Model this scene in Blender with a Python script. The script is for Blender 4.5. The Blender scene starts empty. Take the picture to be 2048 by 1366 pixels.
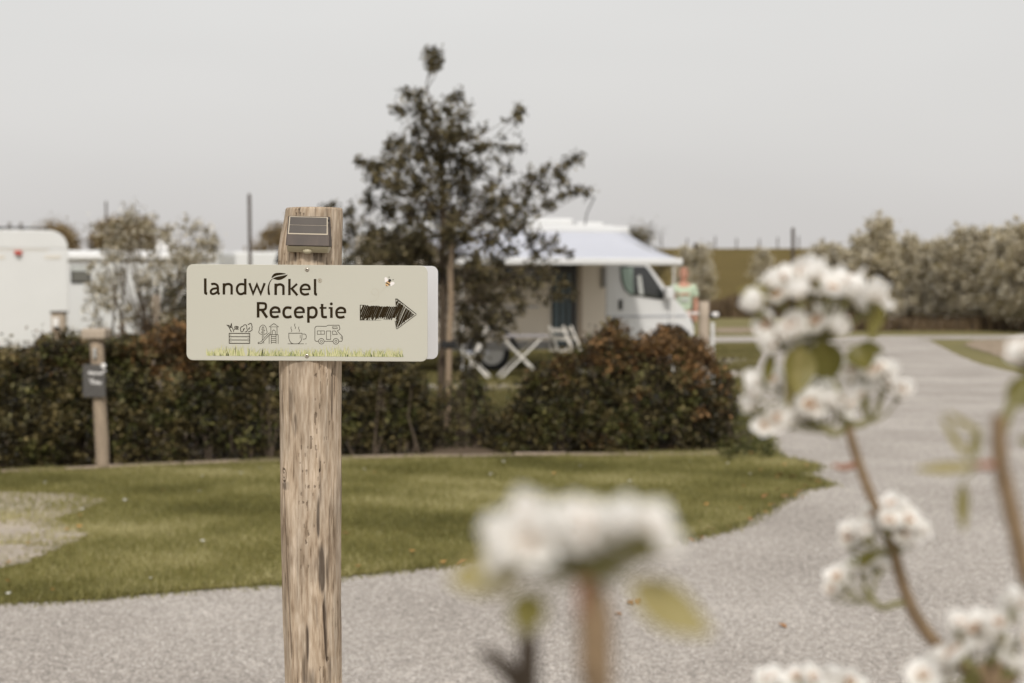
import bpy, bmesh, math, random
import numpy as np
from mathutils import Vector, Matrix

SC = bpy.context.scene
COL = SC.collection
rng = np.random.default_rng(7)
random.seed(7)
R = math.radians

# ------------------------------------------------------------------ camera, world, sun, exposure
H, PITCH, FPX = 1.65, R(2.516), 2844.44
cam = bpy.data.cameras.new('camera'); camo = bpy.data.objects.new('camera', cam); COL.objects.link(camo)
camo.location = (0, 0, H); camo.rotation_euler = (R(90) - PITCH, 0, 0)
cam.lens = 50; cam.sensor_width = 36; cam.clip_start = 0.05; cam.clip_end = 3000
cam.dof.use_dof = True; cam.dof.focus_distance = 2.945; cam.dof.aperture_fstop = 50 / 13.5
SC.camera = camo
SUN_EL, SUN_AZ = 40.0, 175.0          # azimuth of the sun, clockwise from +Y: behind the camera, to its left
w = bpy.data.worlds.new('World'); SC.world = w; w.use_nodes = True
nt = w.node_tree; nt.nodes.clear()
out = nt.nodes.new('ShaderNodeOutputWorld'); add = nt.nodes.new('ShaderNodeAddShader')
sky = nt.nodes.new('ShaderNodeTexSky'); sky.sky_type = 'NISHITA'; sky.sun_disc = False
sky.sun_elevation = R(SUN_EL); sky.sun_rotation = R(SUN_AZ); sky.dust_density = 6; sky.air_density = 1.5
hs = nt.nodes.new('ShaderNodeHueSaturation'); hs.inputs['Saturation'].default_value = 0.12
b1 = nt.nodes.new('ShaderNodeBackground'); b1.inputs[1].default_value = 0.05
b2 = nt.nodes.new('ShaderNodeBackground'); b2.inputs[1].default_value = 0.665
tc = nt.nodes.new('ShaderNodeTexCoord'); sx = nt.nodes.new('ShaderNodeSeparateXYZ'); rp = nt.nodes.new('ShaderNodeValToRGB')
for i, (p_, c_) in enumerate([(0.0, (0.925, 0.89, 0.865)), (0.08, (0.86, 0.84, 0.82)), (0.22, (0.83, 0.82, 0.80)), (1.0, (1.10, 1.09, 1.07))]):
    e = rp.color_ramp.elements[i] if i < 2 else rp.color_ramp.elements.new(p_)
    e.position = p_; e.color = (*c_, 1)
ns = nt.nodes.new('ShaderNodeTexNoise'); ns.inputs['Scale'].default_value = 2.2; ns.inputs['Detail'].default_value = 3
mpn = nt.nodes.new('ShaderNodeMapping'); mpn.inputs['Scale'].default_value = (1, 1, 3.5)
mr = nt.nodes.new('ShaderNodeMapRange'); mr.inputs[3].default_value = 0.91; mr.inputs[4].default_value = 1.09
ml = nt.nodes.new('ShaderNodeVectorMath'); ml.operation = 'SCALE'
L = nt.links.new
L(tc.outputs['Generated'], sx.inputs[0]); L(sx.outputs['Z'], rp.inputs[0]); L(sky.outputs[0], hs.inputs['Color'])
L(tc.outputs['Generated'], mpn.inputs[0]); L(mpn.outputs[0], ns.inputs['Vector']); L(ns.outputs[0], mr.inputs[0])
L(rp.outputs[0], ml.inputs[0]); L(mr.outputs[0], ml.inputs['Scale'])
L(hs.outputs[0], b1.inputs[0]); L(ml.outputs[0], b2.inputs[0]); L(b1.outputs[0], add.inputs[0]); L(b2.outputs[0], add.inputs[1]); L(add.outputs[0], out.inputs[0])
sl = bpy.data.lights.new('sun', 'SUN'); so = bpy.data.objects.new('sun', sl); COL.objects.link(so)
sl.energy = 2.0; sl.angle = R(4); sl.color = (1.0, 0.95, 0.88)
sd = Vector((math.sin(R(SUN_AZ)) * math.cos(R(SUN_EL)), math.cos(R(SUN_AZ)) * math.cos(R(SUN_EL)), math.sin(R(SUN_EL))))
so.rotation_euler = (-sd).to_track_quat('-Z', 'Y').to_euler(); so.location = (-4, -6, 9)
vs = SC.view_settings
vs.view_transform = 'Standard'; vs.look = 'None'; vs.exposure = 0; vs.gamma = 1; vs.use_curve_mapping = False
SC.cycles.use_denoising = True
SC.cycles.max_bounces = 8; SC.cycles.transparent_max_bounces = 8

# ------------------------------------------------------------------ picture -> place helpers
_s, _c = math.sin(PITCH), math.cos(PITCH)
def P(px, py, Y):
    u = (px - 1024) / FPX; v = (683 - py) / FPX
    t = Y / (_c + v * _s)
    return Vector((u * t, Y, H + (-_s + v * _c) * t))
def G(px, py, z=0.0):
    u = (px - 1024) / FPX; v = (683 - py) / FPX
    t = (H - z) / (_s - v * _c)
    return Vector((u * t, (_c + v * _s) * t, z))

# ------------------------------------------------------------------ materials
MATS = {}
def newmat(name):
    m = bpy.data.materials.new(name); m.use_nodes = True; m.node_tree.nodes.clear(); MATS[name] = m
    n = m.node_tree.nodes; return m, n, m.node_tree.links.new
def plain(name, col, rough=0.6, metal=0.0, noise=0.12, scale=8.0, bump=0.0, bscale=60, spec=0.4, detail=4, stretch=None, coat=0.0):
    m, n, l = newmat(name)
    o = n.new('ShaderNodeOutputMaterial'); p = n.new('ShaderNodeBsdfPrincipled'); l(p.outputs[0], o.inputs[0])
    p.inputs['Roughness'].default_value = rough; p.inputs['Metallic'].default_value = metal; p.inputs['Specular IOR Level'].default_value = spec
    p.inputs['Coat Weight'].default_value = coat
    t = n.new('ShaderNodeTexCoord'); mp = n.new('ShaderNodeMapping'); l(t.outputs['Object'], mp.inputs[0])
    if stretch: mp.inputs['Scale'].default_value = stretch
    nz = n.new('ShaderNodeTexNoise'); nz.inputs['Scale'].default_value = scale; nz.inputs['Detail'].default_value = detail; l(mp.outputs[0], nz.inputs['Vector'])
    mx = n.new('ShaderNodeMix'); mx.data_type = 'RGBA'; l(nz.outputs[0], mx.inputs[0])
    mx.inputs[6].default_value = (*[c * (1 - noise * 1.6) for c in col], 1); mx.inputs[7].default_value = (*[min(1, c * (1 + noise * 1.6)) for c in col], 1)
    l(mx.outputs[2], p.inputs['Base Color'])
    if bump:
        n2 = n.new('ShaderNodeTexNoise'); n2.inputs['Scale'].default_value = bscale; n2.inputs['Detail'].default_value = 5; l(mp.outputs[0], n2.inputs['Vector'])
        b = n.new('ShaderNodeBump'); b.inputs['Strength'].default_value = bump; b.inputs['Distance'].default_value = 0.01; l(n2.outputs[0], b.inputs['Height']); l(b.outputs[0], p.inputs['Normal'])
    return m
def leafmat(name, c1, c2, c3=None, trans=0.25, rough=0.55, spec=0.3):
    m, n, l = newmat(name)
    o = n.new('ShaderNodeOutputMaterial'); p = n.new('ShaderNodeBsdfPrincipled'); tr = n.new('ShaderNodeBsdfTranslucent'); mx = n.new('ShaderNodeMixShader')
    a = n.new('ShaderNodeAttribute'); a.attribute_name = 'tint'; r = n.new('ShaderNodeValToRGB'); l(a.outputs['Fac'], r.inputs[0])
    r.color_ramp.elements[0].color = (*c1, 1); r.color_ramp.elements[1].color = (*(c3 or c2), 1)
    if c3: e = r.color_ramp.elements.new(0.6); e.color = (*c2, 1)
    p.inputs['Roughness'].default_value = rough; p.inputs['Specular IOR Level'].default_value = spec
    l(r.outputs[0], p.inputs['Base Color']); l(r.outputs[0], tr.inputs['Color']); mx.inputs[0].default_value = trans
    l(p.outputs[0], mx.inputs[1]); l(tr.outputs[0], mx.inputs[2]); l(mx.outputs[0], o.inputs[0]); return m
def ground_mat(name, stops, scale, bump=0.5, bscale=150, scale2=0.6, mixw=0.35, rough=0.9, stretch=(1, 1, 1), bdist=0.01, mod=(0.82, 1.18), vor=0):
    m, n, l = newmat(name)
    o = n.new('ShaderNodeOutputMaterial'); p = n.new('ShaderNodeBsdfPrincipled'); l(p.outputs[0], o.inputs[0])
    p.inputs['Roughness'].default_value = rough; p.inputs['Specular IOR Level'].default_value = 0.2
    t = n.new('ShaderNodeTexCoord'); mp = n.new('ShaderNodeMapping'); mp.inputs['Scale'].default_value = stretch; l(t.outputs['Object'], mp.inputs[0])
    a = n.new('ShaderNodeTexNoise'); a.inputs['Scale'].default_value = scale; a.inputs['Detail'].default_value = 8; a.inputs['Roughness'].default_value = 0.65; l(mp.outputs[0], a.inputs['Vector'])
    b = n.new('ShaderNodeTexNoise'); b.inputs['Scale'].default_value = scale2; b.inputs['Detail'].default_value = 5; l(mp.outputs[0], b.inputs['Vector'])
    mm = n.new('ShaderNodeMix'); mm.inputs[0].default_value = mixw; l(a.outputs[0], mm.inputs[2]); l(b.outputs[0], mm.inputs[3])
    src = mm.outputs[0]
    r = n.new('ShaderNodeValToRGB'); l(src, r.inputs[0])
    for i, (q, c) in enumerate(stops):
        e = r.color_ramp.elements[i] if i < 2 else r.color_ramp.elements.new(q)
        e.position = q; e.color = (*c, 1)
    col = r.outputs[0]
    if vor:
        v = n.new('ShaderNodeTexVoronoi'); v.inputs['Scale'].default_value = vor; l(mp.outputs[0], v.inputs['Vector'])
        sp = n.new('ShaderNodeSeparateColor'); l(v.outputs['Color'], sp.inputs[0])
        m2 = n.new('ShaderNodeMapRange'); m2.inputs[3].default_value = mod[0]; m2.inputs[4].default_value = mod[1]; l(sp.outputs[0], m2.inputs[0])
        s2 = n.new('ShaderNodeVectorMath'); s2.operation = 'SCALE'; l(col, s2.inputs[0]); l(m2.outputs[0], s2.inputs['Scale']); col = s2.outputs[0]
        hsrc = v.outputs['Distance']
    else:
        c = n.new('ShaderNodeTexNoise'); c.inputs['Scale'].default_value = bscale; c.inputs['Detail'].default_value = 4; l(mp.outputs[0], c.inputs['Vector']); hsrc = c.outputs[0]
    l(col, p.inputs['Base Color'])
    bp = n.new('ShaderNodeBump'); bp.inputs['Strength'].default_value = bump; bp.inputs['Distance'].default_value = bdist; bp.invert = bool(vor); l(hsrc, bp.inputs['Height']); l(bp.outputs[0], p.inputs['Normal'])
    return m

def glass_mat(name, col, rough=0.08):
    return plain(name, col, rough, 0, 0.05, 3, 0, spec=0.9)

plain('white_paint', (0.60, 0.60, 0.595), 0.32, noise=0.03, scale=1.5, coat=0.3)
plain('white_matt', (0.62, 0.61, 0.595), 0.5, noise=0.04, scale=2)
plain('offwhite', (0.60, 0.56, 0.50), 0.55, noise=0.05, scale=2)
plain('cream_wall', (0.63, 0.56, 0.47), 0.5, noise=0.04, scale=2)
plain('awning_cloth', (0.47, 0.48, 0.53), 0.8, noise=0.03, scale=3)
plain('grey_trim', (0.22, 0.21, 0.20), 0.5, noise=0.08)
plain('dark_plastic', (0.022, 0.02, 0.018), 0.45, noise=0.1)
plain('rubber', (0.018, 0.017, 0.016), 0.85, noise=0.15)
plain('alloy', (0.45, 0.44, 0.42), 0.4, 0.5, noise=0.05)
glass_mat('dark_glass', (0.02, 0.022, 0.022))
glass_mat('grey_glass', (0.12, 0.115, 0.10), 0.25)
plain('green_curtain', (0.30, 0.38, 0.33), 0.9, noise=0.1)
plain('blue_curtain', (0.10, 0.13, 0.145), 0.9, noise=0.15, stretch=(6, 6, 0.4))
plain('beige_curtain', (0.33, 0.27, 0.21), 0.9, noise=0.1)
plain('red_lens', (0.42, 0.05, 0.03), 0.3, noise=0.1)
plain('orange_lens', (0.65, 0.17, 0.06), 0.35, noise=0.1)
plain('stripe_grey', (0.30, 0.31, 0.34), 0.4, noise=0.05)
plain('skin', (0.44, 0.225, 0.155), 0.6, noise=0.08, scale=12)
plain('mint_cloth', (0.42, 0.50, 0.37), 0.85, noise=0.06)
plain('red_print', (0.55, 0.16, 0.12), 0.8); plain('grey_print', (0.45, 0.46, 0.44), 0.8)
plain('dark_cloth', (0.03, 0.03, 0.035), 0.9); plain('shoe', (0.10, 0.08, 0.06), 0.7)
plain('chair_white', (0.68, 0.65, 0.60), 0.5, noise=0.06)
plain('table_grey', (0.34, 0.32, 0.33), 0.6, noise=0.1)
plain('seat_blue', (0.36, 0.38, 0.44), 0.85, noise=0.1)
plain('slate', (0.075, 0.07, 0.065), 0.7, noise=0.15, scale=20)
plain('chalk', (0.70, 0.68, 0.66), 0.9)
plain('old_wood', (0.30, 0.235, 0.17), 0.85, noise=0.28, scale=14, bump=0.6, bscale=40, stretch=(5, 5, 0.5))
plain('pale_wood', (0.37, 0.305, 0.24), 0.85, noise=0.2, scale=14, bump=0.4, bscale=40, stretch=(5, 5, 0.5))
plain('stake_wood', (0.27, 0.20, 0.135), 0.85, noise=0.25, scale=14, bump=0.5, bscale=40, stretch=(5, 5, 0.5))
plain('dark_pole', (0.06, 0.045, 0.035), 0.8, noise=0.2)
plain('bark', (0.085, 0.062, 0.042), 0.9, noise=0.3, scale=30, bump=0.8, bscale=80, stretch=(2, 2, 0.7))
plain('kerb_stone', (0.30, 0.235, 0.18), 0.9, noise=0.3, scale=25, bump=0.6, bscale=90)
plain('brick_grey', (0.36, 0.31, 0.26), 0.9, noise=0.22, scale=25, bump=0.7, bscale=90)
plain('twig_bark', (0.20, 0.135, 0.075), 0.7, noise=0.3, scale=60, bump=0.5, bscale=300)
plain('red_twig', (0.24, 0.10, 0.05), 0.6, noise=0.25, scale=60)
plain('green_twig', (0.17, 0.155, 0.06), 0.6, noise=0.3, scale=60)
plain('sign_face', (0.44, 0.425, 0.36), 0.42, noise=0.015, scale=2, spec=0.45)
plain('sign_edge', (0.56, 0.54, 0.46), 0.5, noise=0.02)
plain('sign_back', (0.52, 0.515, 0.52), 0.45, noise=0.03, scale=4, bump=0.08, bscale=300)
plain('print_brown', (0.026, 0.018, 0.009), 0.9, noise=0.1, scale=30, spec=0.05)
plain('print_pale_brown', (0.30, 0.24, 0.16), 0.6)
plain('print_dash', (0.40, 0.36, 0.28), 0.6)
plain('print_black', (0.02, 0.014, 0.01), 0.5); plain('print_amber', (0.56, 0.36, 0.17), 0.5); plain('print_wing', (0.70, 0.66, 0.64), 0.5)
plain('grass_print_a', (0.47, 0.45, 0.25), 0.6); plain('grass_print_b', (0.33, 0.34, 0.14), 0.6); plain('grass_print_c', (0.16, 0.185, 0.075), 0.6)
plain('lamp_body', (0.045, 0.029, 0.020), 0.5, noise=0.35, scale=25, stretch=(3, 1, 1))
plain('lamp_cell', (0.062, 0.050, 0.041), 0.42, noise=0.25, scale=10, spec=0.25, stretch=(3, 1, 1))
plain('lamp_border', (0.42, 0.36, 0.27), 0.5); plain('lamp_diffuser', (0.40, 0.36, 0.25), 0.4, noise=0.15, scale=30)
plain('screw_metal', (0.50, 0.45, 0.38), 0.35, 0.7, noise=0.2, scale=100)
plain('dandelion', (0.42, 0.235, 0.07), 0.8); plain('daisy_white', (0.70, 0.68, 0.62), 0.8)
plain('dry_leaf', (0.30, 0.15, 0.06), 0.85, noise=0.3)
plain('pistil', (0.45, 0.28, 0.12), 0.7, noise=0.2, scale=200)
plain('anther', (0.46, 0.27, 0.15), 0.7)
leafmat('hedge_leaf', (0.008, 0.007, 0.003), (0.055, 0.043, 0.015), (0.20, 0.155, 0.062), 0.15)
leafmat('hedge_green', (0.03, 0.033, 0.008), (0.095, 0.095, 0.026), (0.22, 0.20, 0.07), 0.3)
leafmat('copper_leaf', (0.04, 0.024, 0.010), (0.14, 0.078, 0.029), (0.40, 0.225, 0.095), 0.3)
leafmat('tree_leaf', (0.024, 0.020, 0.009), (0.095, 0.077, 0.034), (0.26, 0.21, 0.105), 0.25)
leafmat('brown_leaf', (0.17, 0.12, 0.055), (0.34, 0.25, 0.13), None, 0.4)
leafmat('orchard_leaf', (0.05, 0.04, 0.015), (0.46, 0.38, 0.19), None, 0.3)
leafmat('spring_leaf', (0.07, 0.055, 0.024), (0.25, 0.20, 0.105), None, 0.3)
leafmat('bloom', (0.56, 0.49, 0.35), (0.82, 0.75, 0.61), (0.90, 0.86, 0.77), 0.5)
leafmat('grass_blade', (0.095, 0.092, 0.024), (0.285, 0.26, 0.088), (0.56, 0.50, 0.27), 0.35)
leafmat('field_blade', (0.10, 0.09, 0.03), (0.19, 0.165, 0.06), (0.30, 0.25, 0.12), 0.35)
leafmat('reed', (0.055, 0.036, 0.02), (0.20, 0.14, 0.08), None, 0.2)
leafmat('pebble', (0.09, 0.079, 0.068), (0.37, 0.333, 0.30), (0.74, 0.69, 0.64), 0.0, 0.85)
leafmat('pear_leaf', (0.085, 0.082, 0.014), (0.21, 0.185, 0.05), (0.42, 0.355, 0.16), 0.45, 0.4)
leafmat('petal', (0.86, 0.82, 0.75), (0.94, 0.925, 0.895), None, 0.45, 0.6)
ground_mat('gravel', [(0.34, (0.25, 0.222, 0.197)), (0.5, (0.38, 0.343, 0.308)), (0.66, (0.50, 0.458, 0.42))], 26, 0.9, 150, 0.8, 0.4, vor=95, mod=(0.62, 1.35), bdist=0.006)
ground_mat('lawn_soil', [(0.3, (0.11, 0.092, 0.026)), (0.55, (0.19, 0.16, 0.048)), (0.8, (0.27, 0.22, 0.095))], 9, 0.9, 120, 1.1, 0.5)
ground_mat('meadow', [(0.3, (0.12, 0.11, 0.04)), (0.55, (0.175, 0.15, 0.06)), (0.8, (0.27, 0.225, 0.12))], 3.5, 0.7, 40, 0.25, 0.5)
ground_mat('sand', [(0.3, (0.30, 0.25, 0.19)), (0.55, (0.43, 0.37, 0.30)), (0.8, (0.52, 0.46, 0.38))], 14, 0.8, 90, 1.5, 0.4)
ground_mat('soil', [(0.3, (0.07, 0.05, 0.032)), (0.6, (0.15, 0.11, 0.075)), (0.8, (0.26, 0.20, 0.145))], 20, 0.9, 80, 2, 0.3)
ground_mat('mulch', [(0.3, (0.16, 0.115, 0.075)), (0.55, (0.30, 0.235, 0.17)), (0.8, (0.42, 0.35, 0.27))], 4, 0.9, 80, 1, 0.4)
ground_mat('dike_grass', [(0.3, (0.08, 0.058, 0.017)), (0.6, (0.115, 0.084, 0.026)), (0.8, (0.15, 0.11, 0.038))], 0.5, 0.5, 6, 0.06, 0.5, bdist=0.1)

# ------------------------------------------------------------------ object helpers
def tag(o, label=None, cat=None, group=None, kind=None):
    for k, v in (('label', label), ('category', cat), ('group', group), ('kind', kind)):
        if v: o[k] = v
    return o
def empty(name, loc=(0, 0, 0), rz=0.0, **kw):
    o = bpy.data.objects.new(name, None); COL.objects.link(o); o.location = loc; o.rotation_euler = (0, 0, rz); o.empty_display_size = 0.1
    return tag(o, **kw)
def link(name, me, mat=None, parent=None, smooth=False, bevel=0.0, seg=2):
    if mat is not None: me.materials.append(MATS[mat] if isinstance(mat, str) else mat)
    if smooth: me.shade_smooth()
    o = bpy.data.objects.new(name, me); COL.objects.link(o)
    if parent is not None: o.parent = parent
    if bevel:
        b = o.modifiers.new('bevel', 'BEVEL'); b.width = bevel; b.segments = seg; b.limit_method = 'ANGLE'; b.angle_limit = R(40)
        me.shade_smooth(); o.modifiers.new('wn', 'WEIGHTED_NORMAL')
    return o
def np_mesh(name, V, F, tint=None):
    """V (n,3); F (m,k) faces of k corners each"""
    me = bpy.data.meshes.new(name); V = np.asarray(V, np.float32); F = np.asarray(F, np.int32); k = F.shape[1]
    me.vertices.add(len(V)); me.vertices.foreach_set('co', V.ravel())
    me.loops.add(F.size); me.loops.foreach_set('vertex_index', F.ravel())
    me.polygons.add(len(F)); me.polygons.foreach_set('loop_start', np.arange(0, F.size, k, dtype=np.int32))
    me.update(calc_edges=True)
    if tint is not None:
        a = me.attributes.new('tint', 'FLOAT', 'POINT'); a.data.foreach_set('value', np.asarray(tint, np.float32))
    return me
class MB:
    def __init__(s): s.v = []; s.f = []
    def add(s, vs, fs):
        k = len(s.v); s.v += [tuple(v) for v in vs]; s.f += [tuple(i + k for i in f) for f in fs]; return s
    def box(s, x0, x1, y0, y1, z0, z1):
        return s.add([(x, y, z) for z in (z0, z1) for y in (y0, y1) for x in (x0, x1)],
                     [(0, 2, 3, 1), (4, 5, 7, 6), (0, 1, 5, 4), (2, 6, 7, 3), (0, 4, 6, 2), (1, 3, 7, 5)])
    def bar(s, a, b, w, d=None, up=(0, 0, 1)):
        a, b = Vector(a), Vector(b); d = d or w; t = (b - a).normalized(); u = Vector(up)
        if abs(t.dot(u)) > 0.97: u = Vector((0, 1, 0))
        x = t.cross(u).normalized() * w / 2; y = x.cross(t).normalized() * d / 2
        return s.add([p + q for p in (a, b) for q in (-x - y, x - y, x + y, -x + y)], [(3, 2, 1, 0), (4, 5, 6, 7), (0, 1, 5, 4), (1, 2, 6, 5), (2, 3, 7, 6), (3, 0, 4, 7)])
    def tube(s, pts, rad, n=8, cap=True):
        pts = [Vector(p) for p in pts]; m = len(pts)
        if not isinstance(rad, (list, tuple)): rad = [rad] * m
        k = len(s.v); ref = Vector((0.31, 0.83, 0.46))
        for i, p in enumerate(pts):
            t = (pts[min(i + 1, m - 1)] - pts[max(i - 1, 0)]).normalized()
            x = t.cross(ref).normalized(); y = t.cross(x)
            for j in range(n):
                a = 2 * math.pi * j / n; s.v.append(tuple(p + (x * math.cos(a) + y * math.sin(a)) * rad[i]))
        for i in range(m - 1):
            for j in range(n):
                j2 = (j + 1) % n; s.f.append((k + i * n + j, k + i * n + j2, k + (i + 1) * n + j2, k + (i + 1) * n + j))
        if cap: s.f.append(tuple(k + j for j in reversed(range(n)))); s.f.append(tuple(k + (m - 1) * n + j for j in range(n)))
        return s
    def cyl(s, a, b, r, n=16, r2=None): return s.tube([a, b], [r, r if r2 is None else r2], n)
    def prism(s, poly, y0, y1, axis='y'):
        """poly of (x,z), extruded along y"""
        n = len(poly)
        return s.add([(x, y0, z) for x, z in poly] + [(x, y1, z) for x, z in poly],
                     [tuple(range(n))[::-1] if y0 < y1 else tuple(range(n)), tuple(range(n, 2 * n))] + [(i, (i + 1) % n, n + (i + 1) % n, n + i) for i in range(n)])
    def build(s, name, mat, parent=None, smooth=False, bevel=0.0, seg=2):
        me = bpy.data.meshes.new(name); me.from_pydata(s.v, [], s.f); me.update()
        bm = bmesh.new(); bm.from_mesh(me); bmesh.ops.recalc_face_normals(bm, faces=bm.faces); bm.to_mesh(me); bm.free()
        return link(name, me, mat, parent, smooth, bevel, seg)
def copy_tree(o, parent=None):
    c = o.copy(); COL.objects.link(c)
    if parent is not None: c.parent = parent; c.matrix_parent_inverse = o.matrix_parent_inverse.copy()
    for ch in list(o.children): copy_tree(ch, c)
    return c

# ------------------------------------------------------------------ foliage
def unit(a): return a / np.maximum(np.linalg.norm(a, axis=1, keepdims=True), 1e-9)
def leaf_mesh(name, C, L_, W_, up=0.45, tint=None, droop=0.0):
    n = len(C)
    nrm = unit(rng.normal(size=(n, 3)) + np.array([-0.1, -0.25, up]))
    d = unit(np.cross(nrm, rng.normal(size=(n, 3)))); d[:, 2] -= droop; d = unit(d)
    s = unit(np.cross(nrm, d)); nn = np.cross(d, s)
    l = (L_ * rng.uniform(0.6, 1.35, n))[:, None]; ww = (W_ * rng.uniform(0.6, 1.3, n))[:, None]
    V = np.empty((n, 4, 3)); V[:, 0] = C - d * l / 2; V[:, 1] = C + s * ww / 2 + nn * ww * 0.18; V[:, 2] = C + d * l / 2; V[:, 3] = C - s * ww / 2 + nn * ww * 0.18
    i = np.arange(n)[:, None] * 4
    F = np.concatenate([i + np.array([[0, 1, 2]]), i + np.array([[0, 2, 3]])], 0)
    t = rng.uniform(0, 1, n) if tint is None else tint
    return np_mesh(name, V.reshape(-1, 3), F, np.repeat(t, 4))
def clump_points(cl, dens):
    """cl: array of (x,y,z,r); dens leaves per clump at r=1 scaled by r^2; returns points and clump tint"""
    out, tt = [], []
    for x, y, z, r in cl:
        n = max(3, int(dens * r * r)); g = rng.normal(size=(n, 3)) * r * rng.uniform(.35, .8)
        g *= np.array([1, 1, 0.85]); out.append(g + np.array([x, y, z])); tt.append(np.clip(rng.uniform(0.0, 0.85) + rng.normal(0, 0.2, n), 0, 1))
    return np.concatenate(out), np.concatenate(tt)

# ------------------------------------------------------------------ ground and paving
def inpoly(px, py, poly):
    x = np.asarray(px); y = np.asarray(py); r = np.zeros(x.shape, bool); n = len(poly)
    for i in range(n):
        x1, y1 = poly[i][:2]; x2, y2 = poly[(i + 1) % n][:2]
        if y1 == y2: continue
        c = ((y1 > y) != (y2 > y)) & (x < (x2 - x1) * (y - y1) / (y2 - y1) + x1); r ^= c
    return r
def wob(poly, step=0.25, amp=0.03):
    o = []
    n = len(poly)
    for i in range(n):
        a, b = Vector(poly[i][:2]), Vector(poly[(i + 1) % n][:2]); k = max(1, min(80, int((b - a).length / step)))
        for j in range(k):
            p = a.lerp(b, j / k); q = amp if j else amp * 0.4
            o.append((p.x + random.uniform(-q, q), p.y + random.uniform(-q, q)))
    return o
def sheet(name, poly, z, mat, kind='structure', wobble=0.03):
    pts = wob(poly, 0.3, wobble) if wobble else [tuple(p[:2]) for p in poly]
    bm = bmesh.new(); f = bm.faces.new([bm.verts.new((x, y, z)) for x, y in pts])
    if f.calc_area() and f.normal.z < 0: f.normal_flip()
    bmesh.ops.triangulate(bm, faces=[f]); bm.normal_update()
    for q in bm.faces:
        if q.normal.z < 0: q.normal_flip()
    me = bpy.data.meshes.new(name); bm.to_mesh(me); bm.free()
    return tag(link(name, me, mat), kind=kind), pts

g = MB().add([(-1500, -40, 0), (1500, -40, 0), (1500, 2500, 0), (-1500, 2500, 0)], [(0, 1, 2, 3)]).build('ground', 'meadow'); tag(g, kind='structure')

def GL(pts): return [G(*p) for p in pts]
# gravel drive: everything near, then the lane running away on the right
edge_lawn = [(-400, 1232), (-100, 1216), (0, 1208), (150, 1203), (300, 1190), (430, 1180), (560, 1170), (700, 1155), (800, 1143), (920, 1130), (1040, 1122), (1150, 1112), (1250, 1102), (1350, 1085),
             (1430, 1068), (1500, 1042), (1545, 1010), (1590, 985), (1655, 972), (1600, 950), (1640, 935), (1560, 920), (1535, 900), (1530, 880), (1520, 850)]
road_px = edge_lawn + [(1505, 830), (1500, 800), (1500, 765), (1512, 735), (1522, 705), (1535, 686), (1560, 678), (1750, 674), (1860, 681), (1905, 705), (1960, 728), (2060, 752), (2200, 790)]
road_poly = [Vector((-9, -6, 0))] + GL(road_px) + [Vector((9, 16, 0)), Vector((12, 8, 0)), Vector((12, -6, 0))]
sheet('gravel_road', road_poly, 0.004, 'gravel', wobble=0.025)
sheet('cross_road', GL([(1380, 685), (1380, 674), (1800, 672), (2300, 670), (2300, 679), (1800, 679), (1500, 684)]), 0.008, 'gravel', wobble=0.06)
for q in ([(1500, 727), (1400, 728), (1400, 718), (1505, 718)], [(1495, 758), (1380, 759), (1390, 741), (1500, 741)], [(1495, 815), (1400, 816), (1410, 789), (1495, 789)]):
    a = GL(q); a[0].x += 0.4; a[3].x += 0.4
    sheet('gravel_path', a, 0.008, 'gravel', wobble=0.04)
sheet('gravel_path', GL([(300, 784), (1120, 780), (1120, 769), (300, 771)]), 0.008, 'gravel', wobble=0.05)
# lawn
lawn_px = edge_lawn + [(1505, 885), (1500, 905), (600, 921), (0, 944), (-420, 962)]
lawn_poly = GL(lawn_px)
_, lawn_pts = sheet('lawn', lawn_poly, 0.012, 'lawn_soil', wobble=0.045)
bare_px = [(-420, 1085), (-420, 985), (-60, 985), (60, 988), (150, 992), (205, 1004), (170, 1022), (110, 1045), (160, 1060), (150, 1085), (95, 1108), (40, 1130), (-60, 1150), (-300, 1160)]
bare_poly = GL(bare_px)
_, bare_pts = sheet('bare_sand', bare_poly, 0.016, 'sand', wobble=0.13)
soil_px = [(-420, 975), (0, 948), (600, 926), (1500, 912), (1510, 880), (1495, 850), (1440, 838), (560, 852), (0, 862), (-420, 868)]
sheet('hedge_soil', GL(soil_px), 0.016, 'soil', wobble=0.03)
sheet('mulch_patch', GL([(1925, 690), (1950, 682), (2200, 678), (2300, 715), (2060, 735), (1990, 712)]), 0.016, 'mulch', wobble=0.05)
sheet('dry_verge', GL([(1430, 666), (1430, 657), (1750, 648), (2300, 642), (2300, 652), (1900, 657), (1750, 661)]), 0.006, 'mulch', wobble=0.25)

# bricks in the bare patch
bp = tag(empty('brick_paving', G(20, 1100)), kind='structure')
bme = MB().box(-0.098, 0.098, -0.046, 0.046, -0.03, 0.02).build('brick', 'brick_grey', bp, bevel=0.006, seg=1); first = True
o0 = bp.location.copy(); ang = R(-6)
for r_ in range(13):
    for c_ in range(9):
        lx = (c_ - 6) * 0.208 + (0.1 if r_ % 2 else 0); ly = (r_ - 6) * 0.102
        wx = o0.x + lx * math.cos(ang) - ly * math.sin(ang); wy = o0.y + lx * math.sin(ang) + ly * math.cos(ang)
        if not inpoly([wx], [wy], bare_poly)[0] or random.random() < 0.10: continue
        b = bme if first else bme.copy()
        if not first: COL.objects.link(b)
        first = False
        b.parent = bp; b.location = (wx - o0.x, wy - o0.y, 0.004 + random.uniform(-0.004, 0.006)); b.rotation_euler = (random.gauss(0, 0.02), random.gauss(0, 0.02), ang + random.gauss(0, 0.02))
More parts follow.
